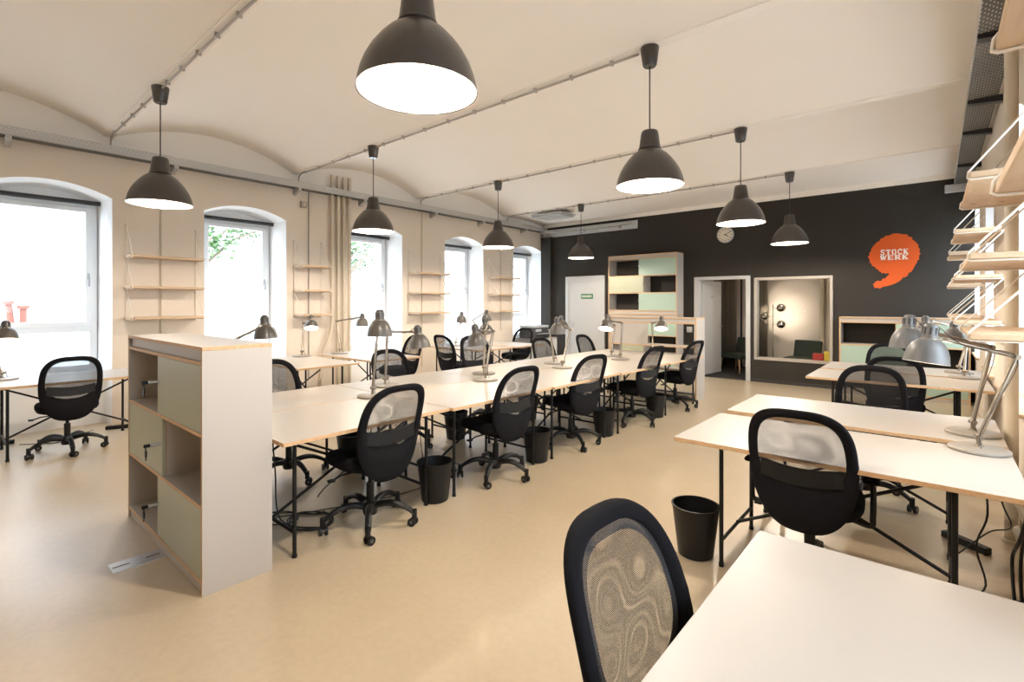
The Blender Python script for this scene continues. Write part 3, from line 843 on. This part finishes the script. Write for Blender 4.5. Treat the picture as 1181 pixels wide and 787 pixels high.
        w.tube([(cx, cy, .03), (.315 * ca, .315 * sa, .06)], .010, 8)
        w.build('caster', [M['plastic'], M['rubber']], lg, smooth=40)
    return t
g1 = 'chairs on the aisle side of the middle row'
g2 = 'chairs on the window side of the middle row'
c0 = chair((-3.0, 1.98, 0), R(180), 'black mesh office chair at the aisle-side desk next to the tall end bookcase', g1)
for k, (x, y, a, lab) in enumerate(((-2.985, 3.26, 176, 'black mesh office chair at the second aisle-side desk from the end bookcase'), (-3.03, 4.52, 170, 'black mesh office chair at the middle aisle-side desk of the long row'),
            (-2.98, 5.86, 174, 'black mesh office chair at the aisle-side desk second from the far bookcase'), (-2.93, 7.12, 172, 'black mesh office chair beside the far bookcase end panel'))):
    spin(dup(c0, (x, y, 0), R(a), lab, g1), (-22, 14, 30, 8)[k])
for k, (x, y, a, lab) in enumerate(((-4.37, 2.05, 2, 'black mesh chair half hidden behind the end bookcase'), (-4.40, 3.34, -3, 'black mesh chair behind the first pair of grey lamps on the middle row'),
            (-4.33, 4.60, -8, 'tall dark chair back on the window side of the middle row, raised highest'), (-4.25, 6.0, -5, 'dark chair back behind the third lamp pair of the middle row'), (-4.20, 7.13, 0, 'small chair back in front of the white door'))):
    o = dup(c0, (x, y, 0), R(a), lab, g2)
    spin(o, 17 * k)
    if k == 2: lift(o, .095)
g3 = 'chairs at the wall desks'
spin(dup(c0, (-6.87, .90, 0), R(180), 'black mesh office chair at the first left window desk, seen from behind', g3), 36)
dup(c0, (-6.64, 4.92, 0), R(-92), 'black mesh chair facing the camera beside the third left window', g3)
dup(c0, (-6.30, 5.88, 0), R(88), 'black mesh chair at the desk by the fourth left window, back turned', g3)
dup(c0, (-6.63, 7.86, 0), R(-84), 'black mesh chair under the last left window next to the printer', g3)
fg = chair((-.33, 1.17, 0), R(-3), 'black mesh chair back at the large white desk, cut by the bottom photo edge', g3, True); lift(fg, -.034)
an = dup(c0, (-.53, 3.14, 0), R(90), 'black chair with arm brackets at the front right desk, back turned to camera', g3)
dup(c0, (-.43, 4.78, 0), R(-93), 'black mesh chair facing the camera behind the two front right desks', g3)
dup(c0, (-.33, 6.54, 0), R(92), 'black mesh chair at the far right desk pair, back turned to camera', g3)
dup(c0, (-.47, 7.82, 0), R(-90), 'black mesh chair in front of the low cabinet, behind the far right desk pair', g3)
for s in (-1, 1): # arm brackets of one chair
    ab = MB().tube(smoothpath([(-.02, s * .20, .41), (-.02, s * .275, .40), (-.03, s * .285, .45), (-.01, s * .285, .56), (.0, s * .28, .63)], 5), .014, 8).build('armrest_bracket', M['plastic'], an)
    MB().box(-.10, .15, s * .28 - .035, s * .28 + .035, .63, .655).build('arm_pad', M['fabric'], ab, bevel=.012)

# ------------------------------------------------------------------ waste bins
b0 = None
for x, y, lab in ((-2.99, 2.56, 'black waste bin beside the nearest aisle-side chair of the middle row'), (-2.97, 3.84, 'black waste bin between the second and third aisle-side chairs'),
                  (-2.95, 5.10, 'black waste bin between the third and fourth aisle-side chairs'), (-2.90, 6.38, 'black waste bin beside the second aisle chair from the far bookcase'),
                  (-1.125, 3.05, 'black waste bin standing in front of the right-hand desk pair'),
                  (-4.22, 2.58, 'black waste bin under the window side of the first two row desks'), (-4.17, 3.88, 'black waste bin under the window side of the second and third row desks'), (-4.12, 5.14, 'black waste bin under the window side behind the third aisle chair')):
    if b0 is None:
        b0 = thing('waste_bin', lab, 'waste bin', (x, y, 0), 0, 'black waste bins')
        MB().lathe([(0, 0), (.098, 0), (.103, .004), (.138, .30), (.134, .30), (.100, .012), (0, .012)], 32).build('bin_body', M['binm'], b0)
        MB().lathe([(.133, .295), (.142, .296), (.143, .303), (.133, .305)], 32).build('rim', M['binm'], b0)
    else: dup(b0, (x, y, 0), 0, lab)

# ------------------------------------------------------------------ desk lamps
def zrot(axis):
    return Vector((0, 0, -1)).rotation_difference(Vector(axis)).to_matrix().to_4x4()
DESK_W = 1.8
def desk_lamp(B, E, J, Tp, ax, lab, grp, blue=False, watt=DESK_W):
    B, E, J, Tp = map(Vector, (B, E, J, Tp)); B.z = .74; ax = Vector(ax).normalized()
    t = thing('desk_lamp', lab, 'desk lamp', B, 0, grp)
    e, j, tp = E - B, J - B, Tp - B
    sh = M['lampgrey2'] if blue else M['lampgrey']
    MB().lathe([(0, 0), (.125, 0), (.130, .004), (.130, .014), (.124, .019), (.03, .024), (.0, .024)], 40).build('base', M['lampbase'], t)
    p = Vector((0, 0, .075))
    MB().cyl((0, 0, .022), (0, 0, .085), .011, n=14).lathe([(.02, .022), (.018, .03), (.011, .034)], 14).build('stem', M['nickel'], t)
    side = (e - p).cross(Vector((0, 0, 1)));
    side = side.normalized() if side.length > 1e-3 else Vector((1, 0, 0))
    MB().cyl(p - side * .022, p + side * .022, .016, n=14).cyl(p + side * .022, p + side * .034, .011, n=10).build('pivot', M['nickel'], t)
    MB().cyl(p, e, .0115, n=10).build('lower_arm', M['nickel'], t)
    d2 = (j - e).normalized(); s2 = side
    el = MB().cyl(e - s2 * .02, e + s2 * .02, .015, n=14).cyl(e + s2 * .02, e + s2 * .032, .010, n=10).build('elbow_knob', M['nickel'], t)
    MB().tube([e, j], .0105, 10).build('upper_arm', M['nickel'], t)
    # shade: neck with slots + bell
    m = Matrix.Translation(tp) @ zrot(ax) @ Matrix.Diagonal((1, 1, -1, 1))
    m = Matrix.Translation(tp) @ zrot(ax)
    # profile along -z (axis maps -z to ax)
    prof = [(0, 0), (.014, -.001), (.025, -.007), (.030, -.016), (.031, -.03), (.034, -.074), (.036, -.082), (.050, -.090), (.068, -.108), (.082, -.135), (.091, -.165), (.096, -.20), (.098, -.208)]
    s = MB().lathe(prof, 36, m).build('shade', sh, t)
    MB().lathe([(.098, -.208), (.0945, -.206), (.092, -.198), (.087, -.165), (.078, -.137), (.064, -.112), (.04, -.098), (0, -.095)], 36, m).build('shade_lining', M['lining'], s)
    b = MB()
    for k in range(8):
        b.box(.0285, .0345, -.004, .004, -.060, -.024, m @ Matrix.Rotation(R(45 * k), 4, 'Z'))
    b.build('vent_slot', M['darkgrey'], s, smooth=0)
    MB().lathe([(.037, -.078), (.041, -.080), (.041, -.090), (.037, -.092)], 24, m).build('collar', M['nickel'], s)
    nk = m @ Vector((0, 0, -.085)); dv = (j - nk)
    MB().tube([j, nk], .008, 8).cyl(j - s2 * .014, j + s2 * .014, .012, n=10).build('head_joint', M['nickel'], t)
    MB().sphere(m @ Vector((0, 0, -.150)), .026, 10).build('bulb', M['bulb'], s)
    side2 = Vector((s2.x, s2.y, 0)) * .03
    MB().tube(smoothpath([tuple(m @ Vector((.02, 0, -.01))), tuple((tp + j) / 2 + Vector((0, 0, .02)) + side2), tuple(j.lerp(e, .3) + side2 * .5 - Vector((0, 0, .012))), tuple(e + side2 * .6), tuple(e.lerp(p, .6) + side2 * .7), tuple(p + side2 + Vector((0, 0, .02))), tuple(side2 * 1.6 + Vector((0, 0, .022)))], 5), .0021, 6).build('cable', M['cable'], t)
    L = bpy.data.lights.new('desk_lamp_glow', 'POINT'); L.energy = watt; L.color = (1, .84, .66); L.shadow_soft_size = .03
    lo = bpy.data.objects.new('desk_lamp_glow', L); COL.objects.link(lo); lo.parent = t
    lo.location = m @ Vector((0, 0, -.192))
    return t
gr, gm, gw = 'lamps on the right-hand desks', 'lamps on the middle row', 'lamps on the window desks'
LAMPS = [
 ((.175, 3.69, .745), (.321, 3.712, 1.257), (.031, 3.41, 1.356), (-.018, 3.368, 1.437), (-.117, -.101, -.988), 'largest grey desk lamp, its round base on the front right desk', gr, 1),
 ((.169, 4.133, .745), (.251, 4.158, 1.274), (-.097, 3.93, 1.385), (-.125, 3.906, 1.471), (-.037, -.032, -.999), 'grey desk lamp just behind the largest one, base on the second right desk', gr, 1),
 ((.224, 7.148, .745), (.256, 7.467, 1.126), (.195, 7.071, 1.283), (.139, 7.024, 1.347), (.0, -.36, -.93), 'lit desk lamp on the far right pair under the hanging shelves, nearer base', gr, 1),
 ((.196, 7.645, .745), (.296, 7.771, 1.23), (-.038, 7.519, 1.329), (-.095, 7.47, 1.399), (-.052, -.044, -.998), 'desk lamp on the farthest right desk, head peeking over the largest lamp', gr, 1),
 ((-3.665, 2.445, .745), (-3.66, 2.494, 1.345), (-3.297, 2.278, 1.425), (-3.307, 2.269, 1.492), (0, 0, -1), 'grey desk lamp with head facing the camera above the nearest aisle chair', gm, 0),
 ((-4.036, 2.833, .745), (-4.045, 2.864, 1.262), (-3.618, 2.815, 1.284), (-3.576, 2.851, 1.343), (.094, .081, -.992), 'grey desk lamp with a level arm reaching right over the first row desks', gm, 0),
 ((-3.553, 3.725, .745), (-3.552, 3.831, 1.247), (-3.358, 3.448, 1.279), (-3.401, 3.411, 1.338), (.097, .083, -.992), 'grey lamp of the second pair on the middle row, nearer base and lower head', gm, 0),
 ((-3.888, 4.048, .745), (-4.037, 4.224, 1.197), (-4.309, 4.55, 1.266), (-4.336, 4.526, 1.354), (.087, .074, -.993), 'grey lamp of the second pair on the middle row, farther base and upper head', gm, 0),
 ((-3.517, 5.065, .745), (-3.55, 5.287, 1.2), (-3.428, 4.89, 1.311), (-3.457, 4.866, 1.379), (.022, .019, -1), 'grey lamp of the third pair with arms in a V, right-hand base in front', gm, 0),
 ((-3.856, 5.36, .745), (-4.061, 5.539, 1.168), (-4.139, 5.948, 1.275), (-4.149, 5.94, 1.363), (.086, .074, -.994), 'grey lamp of the third pair with arms in a V, left-hand base behind', gm, 0),
 ((-3.411, 6.347, .745), (-3.399, 6.373, 1.261), (-3.376, 5.946, 1.307), (-3.385, 5.938, 1.387), (.10, -.38, -.92), 'lit lamp with level arm in front of the far bookcase, nearer base', gm, 0),
 ((-3.706, 6.626, .745), (-3.778, 6.828, 1.205), (-4.031, 7.10, 1.272), (-4.042, 7.095, 1.363), (-.128, -.11, -.986), 'lamp standing just behind the lit one with level arm, farther base', gm, 0),
 ((-3.36, 7.30, .745), (-3.50, 7.57, 1.22), (-3.30, 7.35, 1.255), (-3.26, 7.39, 1.335), (.15, -.38, -.91), 'lit desk lamp on the last row desk against the far bookcase opening', gm, 0),
 ((-7.40, .455, .745), (-7.586, .365, 1.238), (-7.166, .429, 1.304), (-7.123, .466, 1.365), (.30, .0, -.95), 'grey desk lamp at the first left window, cut by the photo edge', gw, 0),
 ((-7.25, 3.60, .745), (-7.40, 3.70, 1.246), (-7.065, 3.60, 1.276), (-7.032, 3.63, 1.365), (.36, -.16, -.92), 'small lit desk lamp under the narrow hanging shelves', gw, 0),
 ((-7.20, 4.194, .745), (-7.364, 4.236, 1.25), (-6.989, 4.436, 1.318), (-6.968, 4.454, 1.381), (0, 0, -1), 'grey desk lamp with a long arm in front of the third left window', gw, 0),
 ((-6.86, 6.38, .745), (-7.008, 6.642, 1.153), (-6.724, 6.373, 1.282), (-6.703, 6.391, 1.388), (-.046, -.039, -.998), 'small grey desk lamp in front of the fourth left window', gw, 0),
 ((-6.85, 7.15, .745), (-7.027, 7.0, 1.202), (-6.634, 6.92, 1.356), (-6.60, 6.95, 1.415), (-.015, -.013, -1), 'grey desk lamp with raised arm under the last left hanging shelves', gw, 0),
 ((-4.30, 1.62, .745), (-4.72, 1.60, 1.16), (-4.56, 1.86, 1.315), (-4.52, 1.90, 1.435), (.06, .05, -.995), 'grey desk lamp rising behind the top of the tall end bookcase', gm, 0),
]
for l in LAMPS: desk_lamp(*l[:7], blue=bool(l[7]))

# ------------------------------------------------------------------ bookcases
def bookcase(W, loc, rz, label, cat, doors, backs, mint, group, keys=False, sparse=False):
    """front is local -y at y=0, depth .36; doors[i] in 'LR' per row from the top"""
    t = thing('bookcase', label, cat, loc, rz, group)
    D = .36; hw = W / 2; th = .02; H = 1.31
    def panel(nm, x0, x1, y0, y1, z0, z1):
        b = MB(); b.box(x0, x1, y0, y1, z0, z1)
        big = max((abs(x1 - x0), 0), (abs(y1 - y0), 1), (abs(z1 - z0), 2))
        thin = min((abs(x1 - x0), 0), (abs(y1 - y0), 1), (abs(z1 - z0), 2))[1]
        for f in b.bm.faces:
            f.normal_update(); f.material_index = 0 if abs(f.normal[thin]) > .5 else 1
        return b.build(nm, [M['cabwhite'], M['ply']], t, bevel=.0015)
    panel('side_panel', -hw, -hw + th, 0, D, 0, H - th); panel('side_panel', hw - th, hw, 0, D, 0, H - th)
    panel('top_board', -hw, hw, 0, D, H - th, H)
    for z in (.06, .45, .83, 1.21):
        panel('shelf', -hw + th, hw - th, .002, D - .004, z, z + th)
    panel('plinth', -hw + th, hw - th, .012, .03, 0, .06)
    panel('fascia', -hw + th, hw - th, .018, .036, 1.23, H - th)
    if sparse: panel('fascia', -hw + th, hw - th, D - .036, D - .018, 1.23, H - th)
    rows = ((.85, 1.21), (.47, .83), (.08, .45))
    inw = W - 2 * th; dw_ = inw * .535
    for i, (z0, z1) in enumerate(rows):
        if doors[i] in 'LR':
            x0, x1 = (-hw + th, -hw + th + dw_) if doors[i] == 'L' else (hw - th - dw_, hw - th)
            b = MB(); b.box(x0 + .002, x1 - .002, .004, .022, z0 + .002, z1 - .002)
            dr = b.build('door', mint[i], t, bevel=.001)
            xe = x1 - .03 if doors[i] == 'L' else x0 + .03
            k = MB(); zc = (z0 + z1) / 2 + .02
            k.cyl((xe, .004, zc), (xe, -.045, zc), .009, n=12).cyl((xe, -.04, zc), (xe, -.052, zc), .013, n=14)
            lk = k.build('lock', M['steel'], dr)
            if keys:
                k = MB().box(xe - .003, xe + .003, -.085, -.05, zc - .010, zc + .010)
                k.tube([(xe + .012 * math.cos(R(a)), -.074, zc - .020 + .016 * math.sin(R(a))) for a in range(0, 361, 30)], .002, 6)
                k.box(xe - .013, xe + .013, -.078, -.070, zc - .066, zc - .030).box(xe - .005, xe + .005, -.0765, -.0715, zc - .088, zc - .064)
                k.build('key', M['black'], lk, smooth=30)
            xm = x0 if doors[i] == 'R' else x1
            panel('divider', xm - .009, xm + .009, .024, D - .02, z0, z1)
        if backs[i] in 'LRF':
            x0, x1 = {'L': (-hw + th, .0 if sparse else hw - th - dw_), 'R': (-hw + th + dw_, hw - th), 'F': (-hw + th, hw - th)}[backs[i]]
            panel('back_panel', x0 + .001, x1 - .001, D - .016, D - .002, z0, z1)
    return t
gb = 'white bookcases with mint doors'
mi = [M['mint']] * 3
bookcase(1.52, (-3.672, .91, 0), 0, 'waist-high white bookcase with mint doors and keys closing the near end of the desk row', 'bookcase', 'RLR', 'LRL', mi, gb, keys=True)
fb = bookcase(1.52, (-3.60, 8.10, 0), R(180), 'white bookcase across the far end of the desk row, seen from behind', 'bookcase', 'NNN', 'RNN', mi, gb, sparse=True)
bookcase(1.62, (-4.94, YB - .37, 0), 0, 'lower white bookcase with mint doors on the floor against the dark wall', 'bookcase', 'RLR', 'NNN', [M['mint2'], M['mint'], M['mint2']], gb)
bookcase(1.62, (-4.94, YB - .37, 1.31), 0, 'upper white bookcase stacked on another against the dark wall beside the white door', 'bookcase', 'RLR', 'NNN', [M['mint2'], M['mint'], M['mint2']], gb)
bookcase(1.66, (-.44, YB - .37, 0), 0, 'low white cabinet with mint doors under the orange logo', 'bookcase', 'RLR', 'NNN', [M['mint2']] * 3, gb)
o = MB().box(-.06, .06, -.015, .015, 0, .03).build('cabinet_clip', M['silver'], bevel=.003)
bpy.data.objects.remove(o)

# ------------------------------------------------------------------ hanging shelves
def hanging(side, y0, y1, zs, label, group):
    X = XL if side < 0 else XR
    t = thing('hanging_shelf', label, 'hanging shelf', (X, y0, 0), 0, group)
    d = 1 if side < 0 else -1
    L = y1 - y0; dep = .33 if side < 0 else .325; back = .03
    for z in zs:
        x0, x1 = sorted((d * back, d * dep))
        MB().box(x0, x1, 0, L, z - .03, z).build('board', M['pine'], t, bevel=.004)
    for y in (.02, L - .02):
        b = MB(); zt = zs[0] + .41; r = .0052
        b.tube([(d * .012, y, zt), (d * .012, y, zs[-1] - .06)], r, 7)
        prev = zt
        for z in zs:
            b.tube([(d * .012, y, prev), (d * (dep + .004), y, z + .004), (d * (dep + .008), y, z - .028), (d * (dep - .004), y, z - .036), (d * back, y, z - .036), (d * .012, y, z - .028)], r, 7)
            prev = z - .03
        b.build('cord', M['rope'], t, smooth=60)
        MB().cyl((d * .001, y, zt), (d * .03, y, zt + .006), .006, n=8).cyl((d * .001, y, zs[-1] - .05), (d * .025, y, zs[-1] - .05), .006, n=8).build('hook', M['pvc'], t)
    return t
Z3 = (2.155, 1.76, 1.365)
gh = 'three-board hanging shelves on cords'
hanging(-1, 1.59, 2.42, Z3, 'pine shelves hung on white cords beside the first left window', gh)
hanging(-1, 3.79, 4.30, Z3, 'narrow pine shelves on white cords left of the four pipes', gh)
hanging(-1, 6.10, 6.95, Z3, 'pine shelves on white cords between the third and fourth left windows', gh)
hanging(-1, 8.40, 9.22, Z3, 'pine shelves on white cords between the last two left windows', gh)
hanging(1, .86, 1.935, (2.27, 1.875), 'pine shelves cut off by the top right edge of the photo', gh)
hanging(1, 3.325, 4.40, (2.19, 1.787, 1.391), 'pine shelves on the right wall in front of the thick pipe', gh)
hanging(1, 5.825, 6.90, (2.19, 1.787, 1.391), 'second set of pine shelves on the right wall, behind the front set', gh)
hanging(1, 8.30, 9.50, (2.19, 1.787, 1.391), 'farthest pine shelves on the right wall next to the dark wall', gh)

# ------------------------------------------------------------------ printer corner
t = thing('printer_cabinet', 'white cabinet under the printer in the far left corner', 'cabinet', (-7.25, 9.35, 0))
MB().box(-.30, .30, -.42, .42, .04, .70).build('body', M['white'], t, bevel=.004)
MB().box(-.31, .31, -.43, .43, .70, .72).build('top', M['lam'], t, bevel=.003)
for s in (-1, 1):
    dd = MB().box(.30, .316, s * .21 - .2, s * .21 + .2, .06, .68).build('door', M['white'], t, bevel=.002)
    MB().box(.316, .335, s * .03 - .006, s * .03 + .006, .34, .46).build('handle', M['steel'], dd)
MB().box(-.28, .28, -.40, .40, 0, .04).build('plinth', M['darkgrey'], t)
t = thing('printer', 'black and silver office printer on the cabinet beside the last left window', 'printer', (-7.25, 9.28, .72))
MB().box(-.24, .24, -.27, .27, 0, .24).build('body', M['darkgrey'], t, bevel=.015)
MB().box(-.25, .22, -.28, .28, .245, .30).build('scanner_lid', M['silver'], t, bevel=.012)
MB().box(.20, .40, -.20, .20, .06, .075, Matrix.Rotation(R(-8), 4, 'Y')).build('paper_tray', M['silver'], t, bevel=.004)
MB().box(.235, .25, -.26, -.05, .16, .22).build('control_panel', M['silver'], t, bevel=.003)
o = MB().box(-.16, .16, -.12, .12, 0, .19).box(-.14, .14, -.125, -.12, .02, .17).build('speaker_box', M['darkgrey'], bevel=.012); o.location = (-6.72, 9.72, .72)
bpy.data.objects.remove(o)

# ------------------------------------------------------------------ floor strip and cables
t = thing('floor_cover_strip', 'flat metal cover strip on the floor in front of the end bookcase', 'metal strip', (-3.62, .66, 0))
MB().box(-.068, .068, 0, .44, .0005, .004).build('plate', M['steel'], t)
MB().box(-.006, .006, .01, .09, .004, .0046).box(-.006, .006, .17, .24, .004, .0046).build('slot', M['darkgrey'], t, smooth=0)
def cable(pts, lab, r=.005, k=6):
    o = MB().tube(smoothpath(pts, k), r, 7).build('power_cable', M['cable'], smooth=60)
    return tag(o, lab, 'cable', 'black power cables')
z = .006
def coil(cx, cy, r, n, seed):
    g = random.Random(seed); return [(cx + r * (1 + .25 * math.sin(k * 1.7)) * math.cos(k * .8), cy + r * (.8 + .2 * g.random()) * math.sin(k * .8), z + .004 * (k % 3)) for k in range(n)]
cable([(-3.45, 1.50, .70), (-3.44, 1.52, .4), (-3.42, 1.55, .05)] + coil(-3.35, 1.72, .15, 26, 1) + [(-3.75, 2.0, z), (-3.7, 2.40, .3), (-3.68, 2.45, .70)], 'coiled black cable on the floor under the first row desk')
cable([(-3.55, 1.45, z)] + coil(-3.55, 1.60, .12, 14, 2) + [(-3.3, 2.3, z), (-3.25, 2.8, z)], 'loose black cable beside the coil under the first row desk', .004)
cable([(-3.6, 2.9, .70), (-3.6, 2.92, .2), (-3.5, 2.95, z)] + coil(-3.45, 3.15, .1, 12, 3), 'black cable hanging under the second row desk', .004)
cable([(-3.5, 4.2, .70), (-3.5, 4.22, .2), (-3.4, 4.25, z)] + coil(-3.35, 4.42, .1, 12, 5), 'black cable hanging under the middle row desk', .004)
cable([(-7.55, .60, z)] + coil(-7.45, .85, .10, 12, 4) + [(-7.6, 1.1, z), (-7.75, 1.25, z)], 'black cable on the floor under the first left window desk', .004)
cable([(.18, 3.52, .71), (.20, 3.54, .45), (.16, 3.60, .25), (.20, 3.66, .03), (.12, 3.40, z), (.18, 3.12, z), (.16, 2.95, z)], 'thin black cable dropping from the front right desk to the floor')
cable([(.22, 3.56, .71), (.26, 3.62, .5), (.30, 3.72, .35), (.22, 3.78, .28), (.10, 3.85, .10), (.05, 3.95, z)], 'thin black cable looping between the right desks', .004)
cable([(.02, 3.45, z), (.12, 3.52, z), (.24, 3.56, z), (.34, 3.60, .02), (.36, 3.5, z), (.30, 3.30, z), (.1, 3.28, z)], 'black cable lying on the floor beside the right power strip', .005)
cable([(.33, 3.12, .74), (.32, 3.3, .55), (.312, 3.5, .36), (.305, 3.70, .21), (.30, 3.64, .11), (.295, 3.45, .03), (.29, 3.2, .008), (.27, 2.9, .008)], 'thick black cable hanging down by the right wall and curling to the floor', .008)
cable([(.345, 3.16, .74), (.338, 3.36, .52), (.33, 3.58, .30), (.325, 3.60, .16), (.318, 3.45, .06), (.31, 3.22, .010), (.295, 2.95, .010)], 'second thick black cable hanging down by the right wall, beside the first', .008)
def power_strip(loc, rz, lab, n=5):
    t = thing('power_strip', lab, 'power strip', loc, rz, 'black power strips')
    w = .05 * n + .06
    MB().box(-w / 2, w / 2, -.028, .028, 0, .042).build('body', M['plastic'], t, bevel=.006)
    for k in range(n):
        MB().lathe([(.019, .0435), (.017, .036), (0, .036)], 14, Matrix.Translation((-w / 2 + .055 + k * .05, 0, 0))).build('socket', M['darkgrey'], t)
power_strip((.14, 4.27, 0), R(-38), 'black power strip on the floor under the front right desk', 4)
power_strip((-7.72, .42, 0), R(80), 'black power strip under the first left window desk, left of the chair')
power_strip((-7.62, 1.50, 0), R(70), 'black power strip under the first left window desk, beside the bookcase')
power_strip((-3.42, 2.98, 0), R(65), 'black power strip on the floor behind the second aisle chair')
# radiator at the foot of the right wall
t = thing('radiator', 'cream radiator pipe low on the right wall behind the hanging cables', 'radiator', (XR, 3.36, .10))
MB().cyl((-.06, 0, .05), (-.06, .95, .05), .035, n=16).build('lower_pipe', M['pipe'], t)
MB().cyl((-.06, 0, .22), (-.06, .95, .22), .028, n=16).build('upper_pipe', M['pipe'], t)
for y in (.08, .5, .9): MB().box(-.07, -.001, y - .012, y + .012, -.10, .28).build('bracket', M['pipe'], t, bevel=.003)
MB().cyl((-.06, .95, .22), (-.06, 1.03, .22), .03, n=14).build('valve', M['white'], t)

# ------------------------------------------------------------------ outside
structure(MB().quad((-60, -40, -.4), (XL - .6, -40, -.4), (XL - .6, 70, -.4), (-60, 70, -.4)).build('ground_outside', M['ground'], smooth=0))
structure(MB().quad((XR + .6, -40, -.4), (60, -40, -.4), (60, 70, -.4), (XR + .6, 70, -.4)).build('ground_outside_right', M['ground'], smooth=0))
t = thing('neighbour_building', 'pale overexposed building across the yard seen through the left windows', 'building', (-30, 0, -.4))
MB().box(-6, 0, -30, 60, 0, 13).build('wall', M['facade'], t, smooth=0)
rr = MB().prism([(-6.5, -30, 13), (.5, -30, 13), (-3, -30, 16)], (0, 90, 0)).build('roof', M['terra'], t, smooth=0)
for y, z0, w, h in ((2.71, 2.85, .55, 1.4), (4.62, 2.0, .8, 2.9), (6.1, 5.6, 1.0, 1.9), (2.0, 6.2, .8, 1.7), (12.0, 2.4, 1.1, 2.0), (18.5, 2.4, 1.1, 2.0), (25., 2.4, 1.1, 2.0), (33., 2.4, 1.1, 2.0), (-4, 2.4, 1.1, 2.)):
    f = MB().box(.0, .05, y - w / 2 - .12, y + w / 2 + .12, z0 - .12, z0 + h + .12).build('window', M['pvc'], t, smooth=0)
    MB().box(.05, .06, y - w / 2, y + w / 2, z0, z0 + h).build('pane', M['facadeglass'], f, smooth=0)
def tree(loc, h, rad, n, lab, seed):
    g = random.Random(seed)
    t = thing('tree', lab, 'tree', loc, 0, 'trees in the yard')
    b = MB().tube(smoothpath([(0, 0, 0), (.05, .1, h * .3), (-.05, .1, h * .6), (0, 0, h * .9)]), [.16] * 6 + [.12] * 6 + [.06] * 7, 10)
    for k in range(7):
        a = k * .9; b.tube([(0, .05, h * (.35 + .06 * k)), (rad * .5 * math.cos(a), rad * .5 * math.sin(a), h * (.5 + .06 * k)), (rad * .85 * math.cos(a), rad * .85 * math.sin(a), h * (.55 + .06 * k))], [.05, .03, .012], 6)
    b.build('trunk', M['bark'], t)
    b = MB()
    cl = [(g.uniform(-1, 1), g.uniform(-1, 1), g.uniform(-1, 1)) for _ in range(60)]
    cl = [Vector(c) for c in cl if Vector(c).length < 1]
    for _ in range(n):
        c = g.choice(cl); p = Vector((c.x * rad, c.y * rad, h * .74 + c.z * h * .27)) + Vector((g.gauss(0, .22), g.gauss(0, .22), g.gauss(0, .16)))
        d = Vector((g.uniform(-1, 1), g.uniform(-1, 1), g.uniform(-.8, .4))).normalized(); s_ = d.cross(Vector((g.uniform(-1, 1), g.uniform(-1, 1), 1))).normalized()
        l = g.uniform(.07, .14); w = l * .38
        b.poly([p, p + d * l * .5 + s_ * w, p + d * l, p + d * l * .5 - s_ * w])
    b.build('foliage', M['leaf'], t, smooth=0)
tree((-13.5, 3.9, -.4), 6.2, 2.0, 4600, 'light green tree outside the second left window', 11)
tree((-14.8, 8.6, -.4), 6.3, 1.8, 4600, 'light green tree outside the third left window', 12)
tree((-22., 5.0, -.4), 5.2, 1.0, 900, 'small green tree far outside the first left window', 13)
o = structure(MB().box(-10.6, -10.3, -4, 4, -.4, 1.235).build('wall_yard', M['facade'], smooth=0))
for k, (y, hh, tl) in enumerate(((.74, .34, .10), (.87, .27, 0))):
    o = MB().lathe([(.0, 0), (.055, 0), (.055, .02), (.04, .03), (.04, hh - .05), (.07, hh - .045), (.07, hh), (.0, hh)], 18).build('chimney_pot', M['terra'])
    o.location = (-10.45, y, 1.235); o.rotation_euler = (tl, 0, 0)
    tag(o, ('tilted terracotta pot on the yard wall, taller of the two outside the first window', 'straight terracotta pot on the yard wall, shorter of the two')[k], 'chimney pot')

# ------------------------------------------------------------------ sky, camera, view
w = bpy.data.worlds.new('overcast_sky'); SC.world = w; w.use_nodes = True
bg = w.node_tree.nodes['Background']
bg.inputs[0].default_value = (.74, .87, 1.0, 1); bg.inputs[1].default_value = 11.
cam = bpy.data.cameras.new('camera'); co = bpy.data.objects.new('camera', cam); COL.objects.link(co)
co.location = (0, 0, 1.54); co.rotation_euler = (R(90), 0, math.atan(490 / 571))
cam.sensor_width = 36; cam.sensor_fit = 'HORIZONTAL'; cam.lens = 36 * 571 / 1181
cam.shift_x = .0004; cam.shift_y = -43.5 / 1181; cam.clip_start = .05
SC.camera = co
vs = SC.view_settings
vs.view_transform = 'Standard'; vs.look = 'None'; vs.gamma = 1; vs.use_curve_mapping = False; vs.exposure = .5
SC.cycles.max_bounces = 10; SC.cycles.diffuse_bounces = 5; SC.cycles.transparent_max_bounces = 24
SC.cycles.caustics_reflective = False; SC.cycles.caustics_refractive = False
SC.cycles.sample_clamp_indirect = 6
